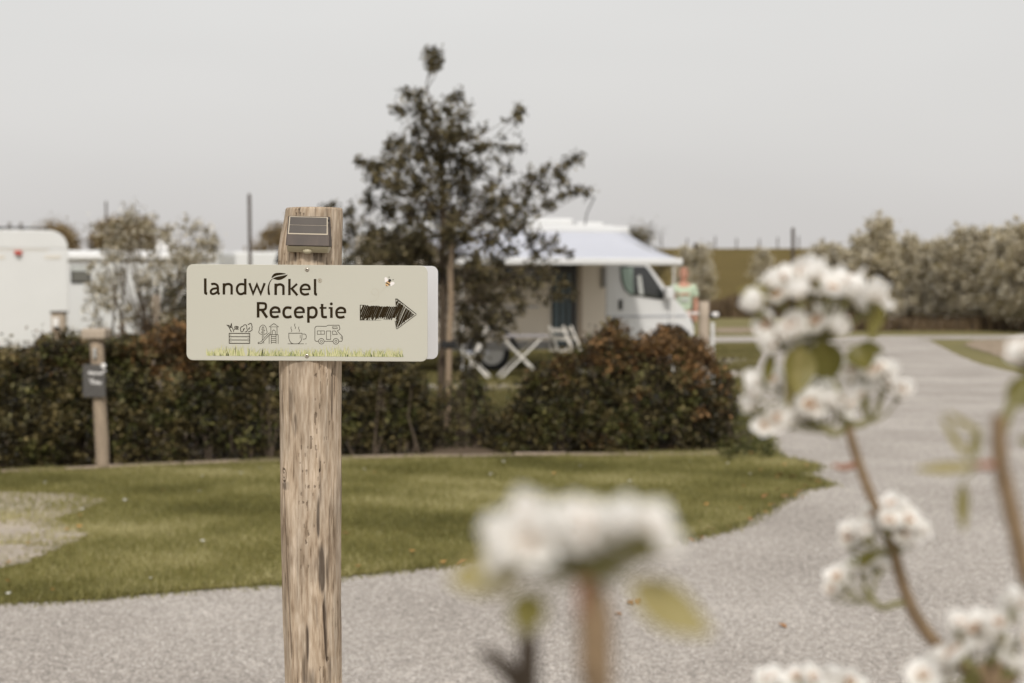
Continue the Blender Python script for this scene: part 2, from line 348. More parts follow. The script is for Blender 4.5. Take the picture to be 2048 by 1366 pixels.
# kerb: low stones along the foot of the hedge
ks = tag(empty('kerb', (0, 0, 0)), kind='structure')
kpts = GL([(-60, 951), (200, 940), (500, 928), (600, 924), (1000, 915), (1495, 912)])
k0 = None
def along(pts, step):
    o, acc = [], 0
    for a, b in zip(pts[:-1], pts[1:]):
        Ld = (b - a).length; t = -acc
        while t + step <= Ld: t += step; o.append((a.lerp(b, t / Ld), (b - a).normalized()))
        acc = Ld - t if t > 0 else acc + Ld
    return o
for p, d in along(kpts, 0.5):
    if k0 is None:
        k0 = MB().box(-0.245, 0.245, -0.03, 0.03, -0.03, 0.035).build('kerb_stone', 'kerb_stone', ks, bevel=0.008, seg=1); b = k0
    else: b = k0.copy(); COL.objects.link(b)
    b.location = (p.x + random.gauss(0, 0.006), p.y + random.gauss(0, 0.008), random.gauss(0, 0.006)); b.rotation_euler = (random.gauss(0, 0.05), random.gauss(0, 0.015), math.atan2(d.y, d.x) + random.gauss(0, 0.015))

# grass blades
def blades(n, box, poly, hmin, hmax, wd, excl=None, edge_only=None, patch=True):
    x = rng.uniform(box[0], box[1], n); y = rng.uniform(box[2], box[3], n)
    ok = inpoly(x, y, poly)
    nz = np.sin(x * 1.7 + 1.3 * np.sin(y * 1.1)) * np.sin(y * 2.3 + np.sin(x * 2.9)) + 0.5 * np.sin(x * 7.1 + y * 3) * np.sin(y * 6.3 - x * 2)
    for e_ in (excl or []):
        ins = inpoly(x + rng.normal(0, .14, n), y + rng.normal(0, .22, n), e_)
        ok &= ~ins | (rng.uniform(0, 1, n) < np.clip(0.16 + 0.34 * nz, 0.03, 0.6))
    x, y, nz = x[ok], y[ok], nz[ok]; m = len(x)
    h = rng.uniform(hmin, hmax, m) * (1 + 0.25 * nz); a = rng.uniform(0, 2 * np.pi, m)
    lean = rng.normal(0, 0.5, (m, 2)) * h[:, None]
    V = np.empty((m, 3, 3)); dx = np.cos(a) * wd / 2; dy = np.sin(a) * wd / 2
    V[:, 0] = np.stack([x - dx, y - dy, np.full(m, 0.01)], 1); V[:, 1] = np.stack([x + dx, y + dy, np.full(m, 0.01)], 1)
    V[:, 2] = np.stack([x + lean[:, 0], y + lean[:, 1], 0.012 + h], 1)
    big = np.sin(x * 2.1 + .8 * np.sin(y * 3.7)) * np.sin(y * 4.9 + 1.7 * np.sin(x * 1.3)) + .6 * np.sin(x * .9 + y * 1.7 + 2)
    t = np.clip(0.46 + 0.17 * nz + .17 * big + rng.normal(0, 0.19, m), 0, 1)
    return V.reshape(-1, 3), np.arange(m * 3).reshape(-1, 3), np.repeat(t, 3)
lp = [(p.x, p.y) for p in lawn_poly]; bpoly = [(p.x, p.y) for p in bare_poly]
xs = [p[0] for p in lp]; ys = [p[1] for p in lp]
V, F, T = blades(620000, (-5.2, max(xs), min(ys), max(ys)), lawn_pts, 0.018, 0.042, 0.0062, [bare_pts])
tag(link('grass', np_mesh('grass', V, F, T), 'grass_blade'), label='short mown olive green lawn grass', kind='stuff')
# ragged tufts on the road edge
ep, et = [], []
el = GL(edge_lawn)
for a, b in zip(el[:-1], el[1:]):
    k = int((b - a).length * 900)
    t = rng.uniform(0, 1, k)
    q = np.array(a)[None] * (1 - t[:, None]) + np.array(b)[None] * t[:, None] + rng.normal(0, 0.05, (k, 3)) * np.array([1, 1, 0]); ep.append(q)
ep = np.concatenate(ep); m = len(ep); h = rng.uniform(0.02, 0.08, m) * (.7 + .5 * np.sin(ep[:, 0] * 5) * np.sin(ep[:, 1] * 7)); a = rng.uniform(0, 6.28, m)
V = np.empty((m, 3, 3)); dd = np.stack([np.cos(a), np.sin(a), a * 0], 1) * 0.0035
V[:, 0] = ep - dd; V[:, 1] = ep + dd; V[:, 2] = ep + rng.normal(0, 0.45, (m, 3)) * h[:, None]; V[:, 2, 2] = h
V[:, :2, 2] = 0.003
tag(link('edge_grass', np_mesh('edge_grass', V.reshape(-1, 3), np.arange(m * 3).reshape(-1, 3), np.repeat(np.clip(rng.normal(0.35, 0.2, m), 0, 1), 3)), 'grass_blade'), label='ragged longer grass along the gravel edge', kind='stuff')
# campsite grass behind the hedge
fieldp = [(p.x, p.y) for p in GL([(700, 905), (1440, 850), (1535, 880), (1500, 800), (1500, 765), (1512, 735), (1535, 690), (800, 690), (700, 760)])]
gp = [[(p.x, p.y) for p in GL(q)] for q in ([(300, 784), (1120, 780), (1120, 769), (300, 771)], [(1500, 815), (1400, 816), (1410, 789), (1500, 788)], [(1500, 758), (1380, 759), (1390, 742), (1500, 741)], [(1480, 728), (1400, 728), (1400, 717), (1480, 716)])]
x = [p[0] for p in fieldp]; y = [p[1] for p in fieldp]
V, F, T = blades(230000, (min(x), max(x), min(y), max(y)), fieldp, 0.02, 0.07, 0.012, gp)
tag(link('field_grass', np_mesh('field_grass', V, F, T), 'field_blade'), label='rough grass between the gravel pitches behind the hedge', kind='stuff')
# pebbles on the gravel
n = 95000
y = 5.0 + 4.6 * rng.uniform(0, 1, n) ** 1.25; x = rng.uniform(-0.40, 0.40, n) * y
ok = ~inpoly(x, y, lawn_pts); x, y = x[ok], y[ok]; m = len(x)
r_ = rng.uniform(0.0022, 0.0055, m)
oct_ = np.array([[1, 0, 0], [0, 1, 0], [-1, 0, 0], [0, -1, 0], [0, 0, 0.75]], float)
V = np.stack([x, y, np.full(m, 0.004)], 1)[:, None] + oct_[None] * r_[:, None, None] * rng.uniform(0.55, 1.35, (m, 5, 1))
F = (np.arange(m)[:, None, None] * 5 + np.array([[0, 1, 4], [1, 2, 4], [2, 3, 4], [3, 0, 4]])[None]).reshape(-1, 3)
tag(link('loose_gravel', np_mesh('loose_gravel', V.reshape(-1, 3), F, np.repeat(np.clip(rng.normal(0.5, 0.22, m), 0, 1), 5)), 'pebble'), label='fine grey loose gravel on the drive', kind='stuff')

# dike with stakes
dk = MB().add([(-4, 104, 0), (-4, 118, 4.18), (-4, 124, 4.18), (-4, 140, 0), (220, 104, 0), (220, 118, 4.18), (220, 124, 4.18), (220, 140, 0)],
              [(0, 1, 5, 4), (1, 2, 6, 5), (2, 3, 7, 6), (0, 3, 2, 1), (4, 5, 6, 7)]).build('dike_hill', 'dike_grass'); tag(dk, kind='structure')
fence = tag(empty('wire_fence', P(1500, 500, 119).xyz * 1), label='thin row of stakes on the crest of the far green dike', cat='fence')
fence.location.z = 4.18
fp = MB().box(-0.05, 0.05, -0.05, 0.05, -0.1, 0.95).build('fence_post', 'dark_pole', fence); k = 0
for px in list(range(1330, 1760, 46)):
    b = fp if k == 0 else fp.copy()
    if k: COL.objects.link(b)
    k += 1
    b.location = (P(px + random.uniform(-9, 9), 500, 119).x - fence.location.x, 0, random.uniform(-0.15, 0.25))

# ------------------------------------------------------------------ poles
def pole(px, top, Y, wpx, label, r=None):
    a = G(px, 600); X = P(px, top, Y).x; z = P(px, top, Y).z; rr = wpx * Y / FPX / 2
    o = MB().tube([(X, Y, -0.1), (X + 0.01, Y, z * 0.5), (X, Y, z - 0.05), (X, Y, z)], [rr * 1.1, rr, rr * 0.95, rr * 0.5], 10).build('wooden_pole', 'dark_pole', smooth=True)
    tag(o, label, 'pole')
pole(498.5, 387, 38, 7, 'tall thin dark pole rising behind the sign above the caravan roofs')
pole(1586, 455, 58, 7, 'tall thin dark pole in front of the dike above the white blossom')
pole(1391, 486, 66, 9, 'short dark pole behind the end of the awning')
pole(212, 402, 60, 4, 'faint thin mast above the brown far trees')

# ------------------------------------------------------------------ far trees
def make_tree(name, label, cat, base, cl, leafs, trunk_h, trunk_r, leaf_mats, sizes, group=None, bark='bark', limbs=14):
    t = tag(empty(name, base), label, cat, group); b = Vector(base)
    mb = MB(); topc = max(cl, key=lambda c: c[2]); mid = np.mean(np.array(cl), 0)
    mb.tube([(0, 0, -0.05), (0.02, 0, trunk_h * 0.5), (mid[0] - b.x, mid[1] - b.y, trunk_h), (topc[0] - b.x, topc[1] - b.y, topc[2] - b.z)], [trunk_r, trunk_r * 0.85, trunk_r * 0.6, trunk_r * 0.12], 7)
    mb.build('trunk', bark, t, smooth=True)
    mb = MB()
    for c in random.sample(list(cl), min(limbs, len(cl))):
        e = Vector(c[:3]) - b; zz = min(trunk_h, e.z * random.uniform(0.45, 0.75)); s = Vector((0.01, 0, zz)); q = s.lerp(e, 0.5) + Vector((0, 0, -0.06 * e.length))
        mb.tube([s, q, e], [trunk_r * 0.4, trunk_r * 0.25, trunk_r * 0.06], 5)
    if mb.v: tag(mb.build('branches', bark, t, smooth=True), kind='stuff')
    for nm, mt, dens, sz in leaf_mats:
        C, T = clump_points(cl, dens)
        tag(link(nm, leaf_mesh(nm, C - np.array(b), sz[0], sz[1], tint=T), mt, t), kind='stuff')
    return t
def blobs(px0, px1, top, bottom, Y, n, r, shape=1.0, yj=0.8):
    o = []
    for _ in range(n):
        t = random.random() ** 0.8; cx = (px0 + px1) / 2; hw = (px1 - px0) / 2 * (1 - (t ** 1.7) * shape)
        px = cx + random.uniform(-hw, hw); py = bottom + (top - bottom) * t
        p = P(px, py, Y + random.uniform(-yj, yj)); o.append((p.x, p.y, p.z, r * random.uniform(0.6, 1.3)))
    return o
for i, (a, b_, tp, lab) in enumerate([(75, 165, 462, 'small brown far tree right behind the nearest caravan roof'), (155, 285, 452, 'broad brown far tree rising above the second caravan'), (215, 355, 448, 'broad brown far tree just left of the blossoming tree top'),
                                      (500, 620, 458, 'grey green far tree behind the signpost left edge')]):
    Y = 78; c = P((a + b_) / 2, 560, Y)
    make_tree('far_tree', lab, 'tree', (c.x, Y, 0), blobs(a, b_, tp, 575, Y, 46, 0.5, 0.6, 1.2), 0, 2.2, 0.10, [('crown', 'brown_leaf', 900, (0.17, 0.10))], None, 'brown trees on the horizon')
Y = 60; c = P(1285, 560, Y)
make_tree('far_tree', 'dark green far tree peeping over the motorhome windscreen', 'tree', (c.x, Y, 0), blobs(1232, 1335, 462, 570, Y, 40, 0.35, 0.6), 0, 1.6, 0.12, [('crown', 'tree_leaf', 900, (0.10, 0.06))], None)

# ------------------------------------------------------------------ pear orchard
def pear_tree(h, wd, seed):
    random.seed(seed); cl = []
    for _ in range(100):
        t = random.random(); z = 0.55 + t * (h - 0.7); ww = wd * (1 - 0.75 * t ** 2) * (0.7 + 0.3 * min(1, t * 4))
        a = random.uniform(0, 6.28); rr = ww * math.sqrt(random.random()); cl.append((rr * math.cos(a), rr * math.sin(a) * 0.8, z, random.uniform(0.10, 0.24)))
    for _ in range(7):
        cl.append((random.gauss(0, 0.25), random.gauss(0, .2), h + random.uniform(-0.35, 0.12), 0.09))
    return cl
protos = []
for i, (h, wd) in enumerate([(3.1, 0.75), (3.3, 0.8), (2.9, 0.7)]):
    protos.append(make_tree('pear_tree', 'x', 'tree', (0, 0, 0), pear_tree(h, wd, 40 + i), 0, 1.4, 0.055,
                            [('leaves', 'orchard_leaf', 1900, (0.075, 0.05)), ('blossom', 'bloom', 2700, (0.068, 0.06))], None, 'pear trees in the blossoming orchard row', limbs=18))
random.seed(5)
row = []
for i in range(15):
    t = i / 14; X = 15.9 + (13.3 - 15.9) * t; Y = 42.5 + 21 * t ** 1.1; row.append((X, Y, 1.0 + random.uniform(-0.05, 0.07)))
labs = ['nearest blossoming pear tree of the orchard row at the right edge', 'second blossoming pear tree from the right edge of the row'] + ['blossoming pear tree in the orchard row, %s from its right end, beyond the gravel lane' % w_ for w_ in ('third', 'fourth', 'fifth', 'sixth', 'seventh', 'eighth', 'ninth', 'tenth', 'eleventh', 'twelfth')] + ['blossoming pear tree near the far end of the orchard row', 'last but one pear tree at the far end of the orchard row', 'last small pear tree at the far left end of the orchard row']
used = set()
def plant(i, X, Y, s, lab, grp='pear trees in the blossoming orchard row', sz=None):
    p = protos[i % 3]; o = p if i % 3 not in used else copy_tree(p); used.add(i % 3)
    o.location = (X, Y, 0); o.scale = (s, s, s * (sz or 1)); o.rotation_euler = (0, 0, random.uniform(0, 6.28)); o['label'] = lab; o['group'] = grp
    return o
for i, (X, Y, s) in enumerate(row): plant(i, X, Y, s, labs[i])
for i in range(6):
    plant(i + 2, 17.6 + i * 0.25, 43.5 + i * 2.2, 1.12, 'blossoming pear tree half hidden in the second orchard row', 'pear trees of the second orchard row')
plant(1, P(1762, 500, 47).x, 47, 1.13, 'tall pear tree whose tip stands out above the orchard row')
plant(1, P(1525, 560, 76).x, 76, 1.0, 'lone pale blossoming pear tree in front of the dike beside the thin pole', 'single pear trees by the dike')
plant(2, P(1402, 560, 66).x, 66, 1.12, 'blossoming pear tree behind the man in the mint shirt', 'single pear trees by the dike')
plant(0, P(1372, 560, 72).x, 72, 1.05, 'pear tree partly hidden behind the motorhome nose and awning end', 'single pear trees by the dike')
plant(2, P(1655, 560, 70).x, 70, 0.95, 'pale pear tree behind the top of the near white blossom cluster', 'single pear trees by the dike')
# reeds / brown scrub
def reeds(name, label, px0, px1, Y, zt, n, depth=2.0):
    x0, x1 = P(px0, 560, Y).x, P(px1, 560, Y).x
    x = rng.uniform(x0, x1, n); y = Y + rng.uniform(-depth, depth, n); h = zt * rng.uniform(0.4, 1.1, n) * (0.85 + 0.2 * np.sin(x * 1.3))
    m = n; V = np.empty((m, 3, 3)); a = rng.uniform(0, 6.28, m); wd = 0.035
    V[:, 0] = np.stack([x - wd * np.cos(a), y - wd * np.sin(a), np.zeros(m)], 1); V[:, 1] = np.stack([x + wd * np.cos(a), y + wd * np.sin(a), np.zeros(m)], 1)
    V[:, 2] = np.stack([x + rng.normal(0, 0.12, m), y + rng.normal(0, 0.1, m), h], 1)
    tag(link(name, np_mesh(name, V.reshape(-1, 3), np.arange(m * 3).reshape(-1, 3), np.repeat(rng.uniform(0, 1, m), 3)), 'reed'), label, kind='stuff')
reeds('dry_reeds', 'low brown scrub in front of the dike', 1390, 1700, 62, 1.15, 9000)
reeds('orchard_undergrowth', 'brown undergrowth at the feet of the orchard row', 1640, 2150, 50, 0.55, 9000, 5)

# ------------------------------------------------------------------ caravans on the left
def wheel(parent, x, y, r, wd, side=-1):
    t = MB().cyl((x, y, r), (x, y + wd, r), r, 24).build('wheel', 'rubber', parent, bevel=0.02)
    MB().cyl((x, y - 0.012, r), (x, y + 0.02, r), r * 0.62, 20).build('rim', 'alloy', t)
    return t
def caravan_a():
    Y = 28.0; rt = P(137, 600, Y).x; z1 = P(100, 461, Y).z; x0 = -15.2
    t = tag(empty('caravan', (rt, Y, 0), R(17.3)), 'large white caravan with rounded roof corner and small red lamp at the left edge', 'caravan'); ox, oy = t.location.x, t.location.y
    pf = [(x0, .32), (x0, z1 - .3)] + [(x0 + .3 - .3 * math.cos(a), z1 - .3 + .3 * math.sin(a)) for a in np.linspace(.2, 1.57, 6)] + [(rt - .34 + .34 * math.sin(a), z1 - .34 + .34 * math.cos(a)) for a in np.linspace(0, 1.57, 10)] + [(rt, .32)]
    zc_ = P(100, 498, Y).z
    lo = [(x0, .32), (x0, zc_), (rt, zc_), (rt, .32)]
    MB().prism([(x - ox, z) for x, z in lo], Y - oy, Y + 2.2 - oy).build('body', 'white_paint', t, bevel=0.02, seg=2)
    pf = [(x, max(z, zc_ + .002)) for x, z in pf]
    MB().prism([(x - ox, z) for x, z in pf], Y - oy + .004, Y + 2.196 - oy).build('roof', 'white_paint', t, bevel=0.17, seg=6)
    zs = P(100, 500, Y).z
    MB().box(x0 + .5 - ox, rt - 0.36 - ox, Y - 0.008 - oy, Y + 0.01 - oy, zs - 0.012, zs + 0.012).build('seam_strip', 'offwhite', t)
    p = P(42, 507, Y); l = MB().box(p.x - ox - .07, p.x - ox + .07, Y - .05 - oy, Y - oy + .02, p.z - .03, p.z + .05).build('marker_lamp', 'red_lens', t, bevel=0.012)
    MB().box(p.x - ox - .03, p.x - ox + .05, Y - .04 - oy, Y - oy + .02, p.z - .09, p.z - .032).build('lamp_base', 'grey_trim', l)
    for a, b in ((-5, 17), (92, 122)):
        q0, q1 = P(a, 514, Y), P(b, 514, Y); MB().box(q0.x - ox, q1.x - ox, Y - .012 - oy, Y + .01 - oy, q0.z - .035, q0.z + .03).build('vent', 'offwhite', t)
    r = P(-50, 459, Y); q = P(98, 459, Y)
    rail = MB().bar((r.x - ox, .25 + Y - oy, z1 + .05), (q.x - ox, .25 + Y - oy, z1 + .05), .035)
    for px in (10, 50, 95): xx = P(px, 459, Y).x - ox; rail.bar((xx, .25 + Y - oy, z1 - .03), (xx, .25 + Y - oy, z1 + .05), .04)
    rail.build('roof_rail', 'dark_plastic', t)
    for px in (23, 45):
        xx = P(px, 450, Y).x - ox; MB().cyl((xx, .6 + Y - oy, z1 - .02), (xx, .6 + Y - oy, z1 + .17), .05, 10, .035).build('roof_vent', 'grey_trim', t)
    for xx in (-0.3, 0.6): wheel(t, xx - 2.6, Y + .02 - oy, 0.33, 0.2)
    MB().box(x0 + 1 - ox, rt - .6 - ox, Y + .2 - oy, Y + 2.0 - oy, .28, .44).build('chassis', 'dark_plastic', t)
    for jx in (.8, 4.6): MB().bar((rt - jx - ox, .4, 0), (rt - jx - ox, .4, .45), .06).build('jack', 'grey_trim', t)
caravan_a()
def caravan_b():
    Y = 34.0; rt = P(438, 600, Y).x; x0 = P(90, 600, Y).x - 1; z1 = P(300, 500, Y).z
    t = tag(empty('caravan', ((rt + x0) / 2, Y + 1.1, 0)), 'white caravan with a small grey window standing behind the blossoming tree', 'caravan'); ox, oy = t.location.x, t.location.y
    MB().box(x0 - ox, rt - ox, Y - oy, Y + 2.2 - oy, 0.27, z1).build('body', 'white_paint', t, bevel=0.12, seg=4)
    a, b = P(130, 516, Y), P(430, 520, Y); MB().box(x0 + .2 - ox, b.x - ox, Y - .10 - oy, Y - oy + .02, b.z - .0, a.z + .08).build('awning_case', 'white_matt', t, bevel=.03)
    zz = P(130, 523, Y).z; MB().box(x0 + .2 - ox, b.x - ox, Y - .015 - oy, Y - oy + .02, zz - .02, zz + .012).build('seam_strip', 'beige_curtain', t)
    for a0, a1 in ((142, 182), (356, 400)):
        p0, p1 = P(a0, 567, Y), P(a1, 530, Y)
        f = MB().box(p0.x - ox, p1.x - ox, Y - .03 - oy, Y - oy + .02, p0.z, p1.z).build('window', 'dark_plastic', t, bevel=.02)
        MB().box(p0.x + .05 - ox, p1.x - .05 - ox, Y - .04 - oy, Y - .02 - oy, p0.z + .05, p1.z - .16).build('pane', 'grey_glass', f)
        MB().box(p0.x + .02 - ox, p1.x - .02 - ox, Y - .038 - oy, Y - .02 - oy, p1.z - .14, p1.z - .02).build('blind_roll', 'grey_print', f)
    for px in (150, 420): xx = P(px, 600, Y).x - ox; MB().bar((xx, -.8, 0), (xx, -.8, .35), .06).build('jack', 'grey_trim', t)
    wheel(t, 0.2, Y + .02 - oy, .33, .2)
    d = P(308, 492, Y); s_ = MB()
    s_.tube([(d.x - ox, .2, z1 - .05), (d.x - ox, .2, d.z - .05)], .03, 8); ds = s_.build('dish_mast', 'grey_trim', t)
    dm = MB(); c0 = Vector((d.x - ox, .1, d.z + .02)); nrm = Vector((-.5, -.75, .45)).normalized(); u = nrm.cross(Vector((0, 0, 1))).normalized(); v = nrm.cross(u)
    for rr, off in ((.30, .06), (.2, .02), (.1, .0), (.01, -.01)):
        k = len(dm.v); dm.v += [tuple(c0 + nrm * off + (u * math.cos(j * .3927) + v * math.sin(j * .3927)) * rr) for j in range(16)]
        if k: dm.f += [(k - 16 + j, k - 16 + (j + 1) % 16, k + (j + 1) % 16, k + j) for j in range(16)]
    dm.build('dish', 'white_matt', t, smooth=True)
caravan_b()
def camper_c():
    Y = 45.0; X = lambda px: P(px, 560, Y).x; Z = lambda py: P(560, py, Y).z
    ox = X(560); oy = Y + 1.1
    t = tag(empty('campervan', (ox, oy, 0)), 'white motorhome with sloping roof front half hidden behind the sign', 'campervan')
    prof = [(X(400), .5), (X(402), Z(560)), (X(418), Z(525)), (X(452), Z(508)), (X(470), Z(503)), (X(745), Z(503)), (X(752), Z(512)), (X(752), .5)]
    MB().prism([(x - ox, z) for x, z in prof], -1.1, 1.1).build('body', 'white_paint', t, bevel=.08, seg=3)
    MB().prism([(X(549) - ox, Z(527)), (X(556) - ox, Z(505)), (X(585) - ox, Z(505)), (X(585) - ox, Z(527))], -1.125, -1.08).build('window', 'dark_glass', t)
    MB().box(X(640) - ox, X(735) - ox, -1.13, -1.08, Z(560), Z(530)).build('window', 'dark_glass', t)
    for px in (440, 690): wheel(t, X(px) - ox, -1.12, .34, .22)
camper_c()

# ------------------------------------------------------------------ the motorhome with its awning
YAW = R(20); M0 = Vector((-0.343, 25.0, 0))      # rear wheel at the near side wall
ex, ey = Vector((math.cos(YAW), math.sin(YAW), 0)), Vector((-math.sin(YAW), math.cos(YAW), 0))
def S_(px, py, off=0.0):
    """picture -> (along, height) on the vehicle's near side plane moved out by off"""
    k = (px - 1024) / FPX; o = M0 - ey * off
    s = (k * o.y - o.x) / (ex.x - k * ex.y); Y = o.y + s * ex.y
    return s, P(px, py, Y).z
mh = tag(empty('motorhome', M0 + ey * 1.1, YAW), 'white low profile motorhome parked behind the hedge under its open awning', 'motorhome')
yN = -1.1
zr = S_(1150, 452)[1]; sC = S_(1213, 560)[0]
hab = [(-1.95, .42), (-1.95, zr - .15), (-1.8, zr), (S_(1225, 458)[0], zr), (S_(1255, 470)[0], S_(1255, 474)[1]), (sC + .62, 2.33), (sC + .62, 2.12), (sC, 2.08), (sC, .42)]
MB().prism(hab, yN, 1.1).build('body', 'cream_wall', mh, bevel=.05, seg=3)
# roof shell in white, proud of the walls
rsh = [(-1.96, zr - .10), (-1.80, zr + .02), (S_(1225, 458)[0], zr + .02), (S_(1262, 476)[0], S_(1262, 477)[1]), (S_(1290, 502)[0], S_(1290, 503)[1]), (S_(1290, 502)[0] - .03, S_(1290, 503)[1] - .1), (sC + .5, 2.36), (-1.9, zr - .22)]
MB().prism(rsh, yN - .02, 1.12).build('roof', 'white_paint', mh, bevel=.04, seg=3)
c1, c2 = S_(1086, 440), S_(1165, 440)
MB().box(c1[0], c2[0], -.7, .3, zr, S_(1120, 434)[1]).build('skylight', 'white_paint', mh, bevel=.06, seg=3)
c1, c2 = S_(1172, 450), S_(1226, 450)
MB().box(c1[0], c2[0], -.7, .2, zr, S_(1200, 442)[1]).build('skylight', 'white_paint', mh, bevel=.08, seg=3)
p = S_(1182, 446); MB().tube([(p[0], -.8, zr), (p[0] + .04, -.8, zr + .25), (p[0] + .2, -.8, zr + .55)], .012, 6).build('antenna', 'dark_plastic', mh)
# cab
A = lambda px, py: S_(px, py)
cab = [(sC, .45), (sC, 2.14), (A(1282, 516)[0], 2.16), (A(1300, 530)[0], A(1300, 530)[1]), A(1345, 590), A(1362, 608), A(1382, 632), (A(1390, 650)[0], A(1390, 652)[1]), (A(1392, 660)[0], .55), (A(1390, 660)[0] - .03, .38), (3.95, .34), (3.92, .52), (3.78, .72), (3.5, .80), (3.22, .72), (3.08, .52), (3.05, .38)]
cb = MB().prism(cab, yN + .06, 1.04).build('cab', 'white_paint', mh, bevel=.11, seg=5)
# windows of the cab
win = [A(1242, 532), A(1292, 532), A(1300, 540), A(1332, 588), A(1335, 598), A(1320, 599), A(1262, 590), A(1250, 578), A(1244, 560)]
wn = MB().prism(win, yN + .035, yN + .09).build('cab_window', 'dark_glass', mh, bevel=.012)
MB().prism([A(1244, 535), A(1266, 535), A(1268, 588), A(1262, 588), A(1252, 576), A(1247, 560)], yN + .028, yN + .05).build('curtain', 'green_curtain', wn)
MB().prism([A(1276, 552), A(1283, 550), A(1288, 590), A(1280, 589)], yN + .028, yN + .05).build('seat_edge', 'grey_print', wn)
MB().add([(A(1303, 532)[0], -.85, A(1303, 532)[1] + .015), (A(1303, 532)[0], .85, A(1303, 532)[1] + .015), (A(1345, 588)[0], .9, A(1345, 588)[1] + .02), (A(1345, 588)[0], -.9, A(1345, 588)[1] + .02)], [(0, 1, 2, 3)]).build('windscreen', 'dark_glass', mh)
hd = MB().box(A(1240, 610)[0], A(1247, 610)[0], yN + .02, yN + .09, A(1243, 620)[1], A(1243, 599)[1]).build('door_handle', 'dark_plastic', mh, bevel=.02)
MB().box(sC + .03, A(1375, 640)[0], yN + .045, yN + .075, A(1243, 633)[1] - .012, A(1243, 633)[1] + .012).build('side_line', 'stripe_grey', mh)
MB().box(sC - .012, sC + .012, yN + .03, yN + .1, .5, 2.1).build('door_seam', 'grey_trim', mh)
MB().box(A(1340, 600)[0], A(1340, 600)[0] + .008, yN + .052, yN + .09, .8, A(1340, 602)[1]).build('door_seam', 'grey_trim', mh)
mr_ = MB().box(A(1324, 590)[0], A(1338, 590)[0], yN - .2, yN - .04, A(1330, 596)[1] - .02, A(1330, 574)[1]).build('wing_mirror', 'white_paint', mh, bevel=.03)
MB().bar((A(1330, 590)[0], yN + .1, A(1330, 592)[1]), (A(1330, 590)[0], yN - .1, A(1330, 590)[1]), .06).build('mirror_arm', 'dark_plastic', mr_)
MB().box(A(1385, 645)[0] - .30, A(1385, 645)[0] - .02, yN + .15, yN + .5, .84, 1.0).build('headlight', 'grey_glass', mh, bevel=.03)
MB().box(A(1390, 660)[0] - .06, A(1390, 660)[0] + .03, -.85, .85, .42, .62).build('bumper', 'grey_trim', mh, bevel=.03)
for s_, nm in ((0.0, 'w'), (3.5, 'w')): wheel(mh, s_, yN + .03, .35, .24)
for s_ in (0.0, 3.5): MB().tube([(s_ + .44 * math.cos(a), yN + (.0 if s_ < 1 else .06), .35 + .44 * math.sin(a)) for a in np.linspace(0, math.pi, 14)], .05, 6).build('wheel_arch', 'dark_plastic', mh, smooth=True)
MB().box(A(1322, 660)[0], A(1350, 660)[0], yN + .03, yN + .1, A(1335, 672)[1], A(1335, 660)[1]).build('arch_shadow_gap', 'dark_plastic', mh).name = 'arch_gap_shade'  # dark box painting the shade in the wheel arch gap
# living part: door, windows, trims
d0, d1 = A(1102, 560), A(1152, 560)
dr = MB().box(d0[0] - .03, d1[0] + .03, yN - .02, yN + .03, A(1120, 700)[1], 2.08).build('entrance_door', 'offwhite', mh, bevel=.01)
MB().box(d0[0], d1[0], yN - .032, yN - .015, A(1120, 695)[1], 2.04).build('doorway', 'dark_plastic', dr)  # flat dark panel stands for the shaded inside, no opening is cut
for a, b in ((1106, 1116), (1120, 1128), (1133, 1139)): MB().box(A(a, 640)[0], A(b, 640)[0], yN - .045, yN - .03, A(1120, 690)[1], 1.75).build('strip_curtain', 'blue_curtain', dr)
MB().box(A(1154, 560)[0], A(1162, 560)[0], yN - .05, yN - .022, A(1120, 695)[1], 2.05).build('door_edge', 'beige_curtain', dr)
a, b = A(1008, 566), A(1088, 534)
wf = MB().box(a[0], b[0], yN - .03, yN + .02, a[1], b[1]).build('window', 'dark_plastic', mh, bevel=.03)
MB().box(a[0] + .05, b[0] - .05, yN - .042, yN - .028, a[1] + .05, b[1] - .04).build('pane', 'dark_glass', wf)
a, b = A(860, 570), A(915, 536)
wf = MB().box(a[0], b[0], yN - .03, yN + .02, a[1], b[1]).build('window', 'dark_plastic', mh, bevel=.03)
MB().box(a[0] + .05, b[0] - .05, yN - .042, yN - .028, a[1] + .05, b[1] - .04).build('pane', 'dark_glass', wf)
MB().box(A(1202, 560)[0], A(1209, 560)[0], yN - .05, yN + .02, A(1205, 575)[1], A(1205, 534)[1]).build('door_light', 'grey_trim', mh, bevel=.01)
MB().box(-1.93, sC - .02, yN - .015, yN + .02, .40, .55).build('skirt', 'grey_trim', mh)
p = A(897, 762); MB().box(p[0] - .06, p[0] + .06, yN - .03, yN + .02, p[1] - .02, p[1] + .12).build('side_reflector', 'orange_lens', mh, bevel=.01)
MB().box(-1.97, -1.94, yN + .1, yN + .3, .8, 1.2).build('tail_light', 'red_lens', mh)
p = A(1078, 612); MB().box(-1.9, p[0], yN - .006, yN + .01, p[1] - .03, p[1] + .0).build('side_line', 'stripe_grey', mh)
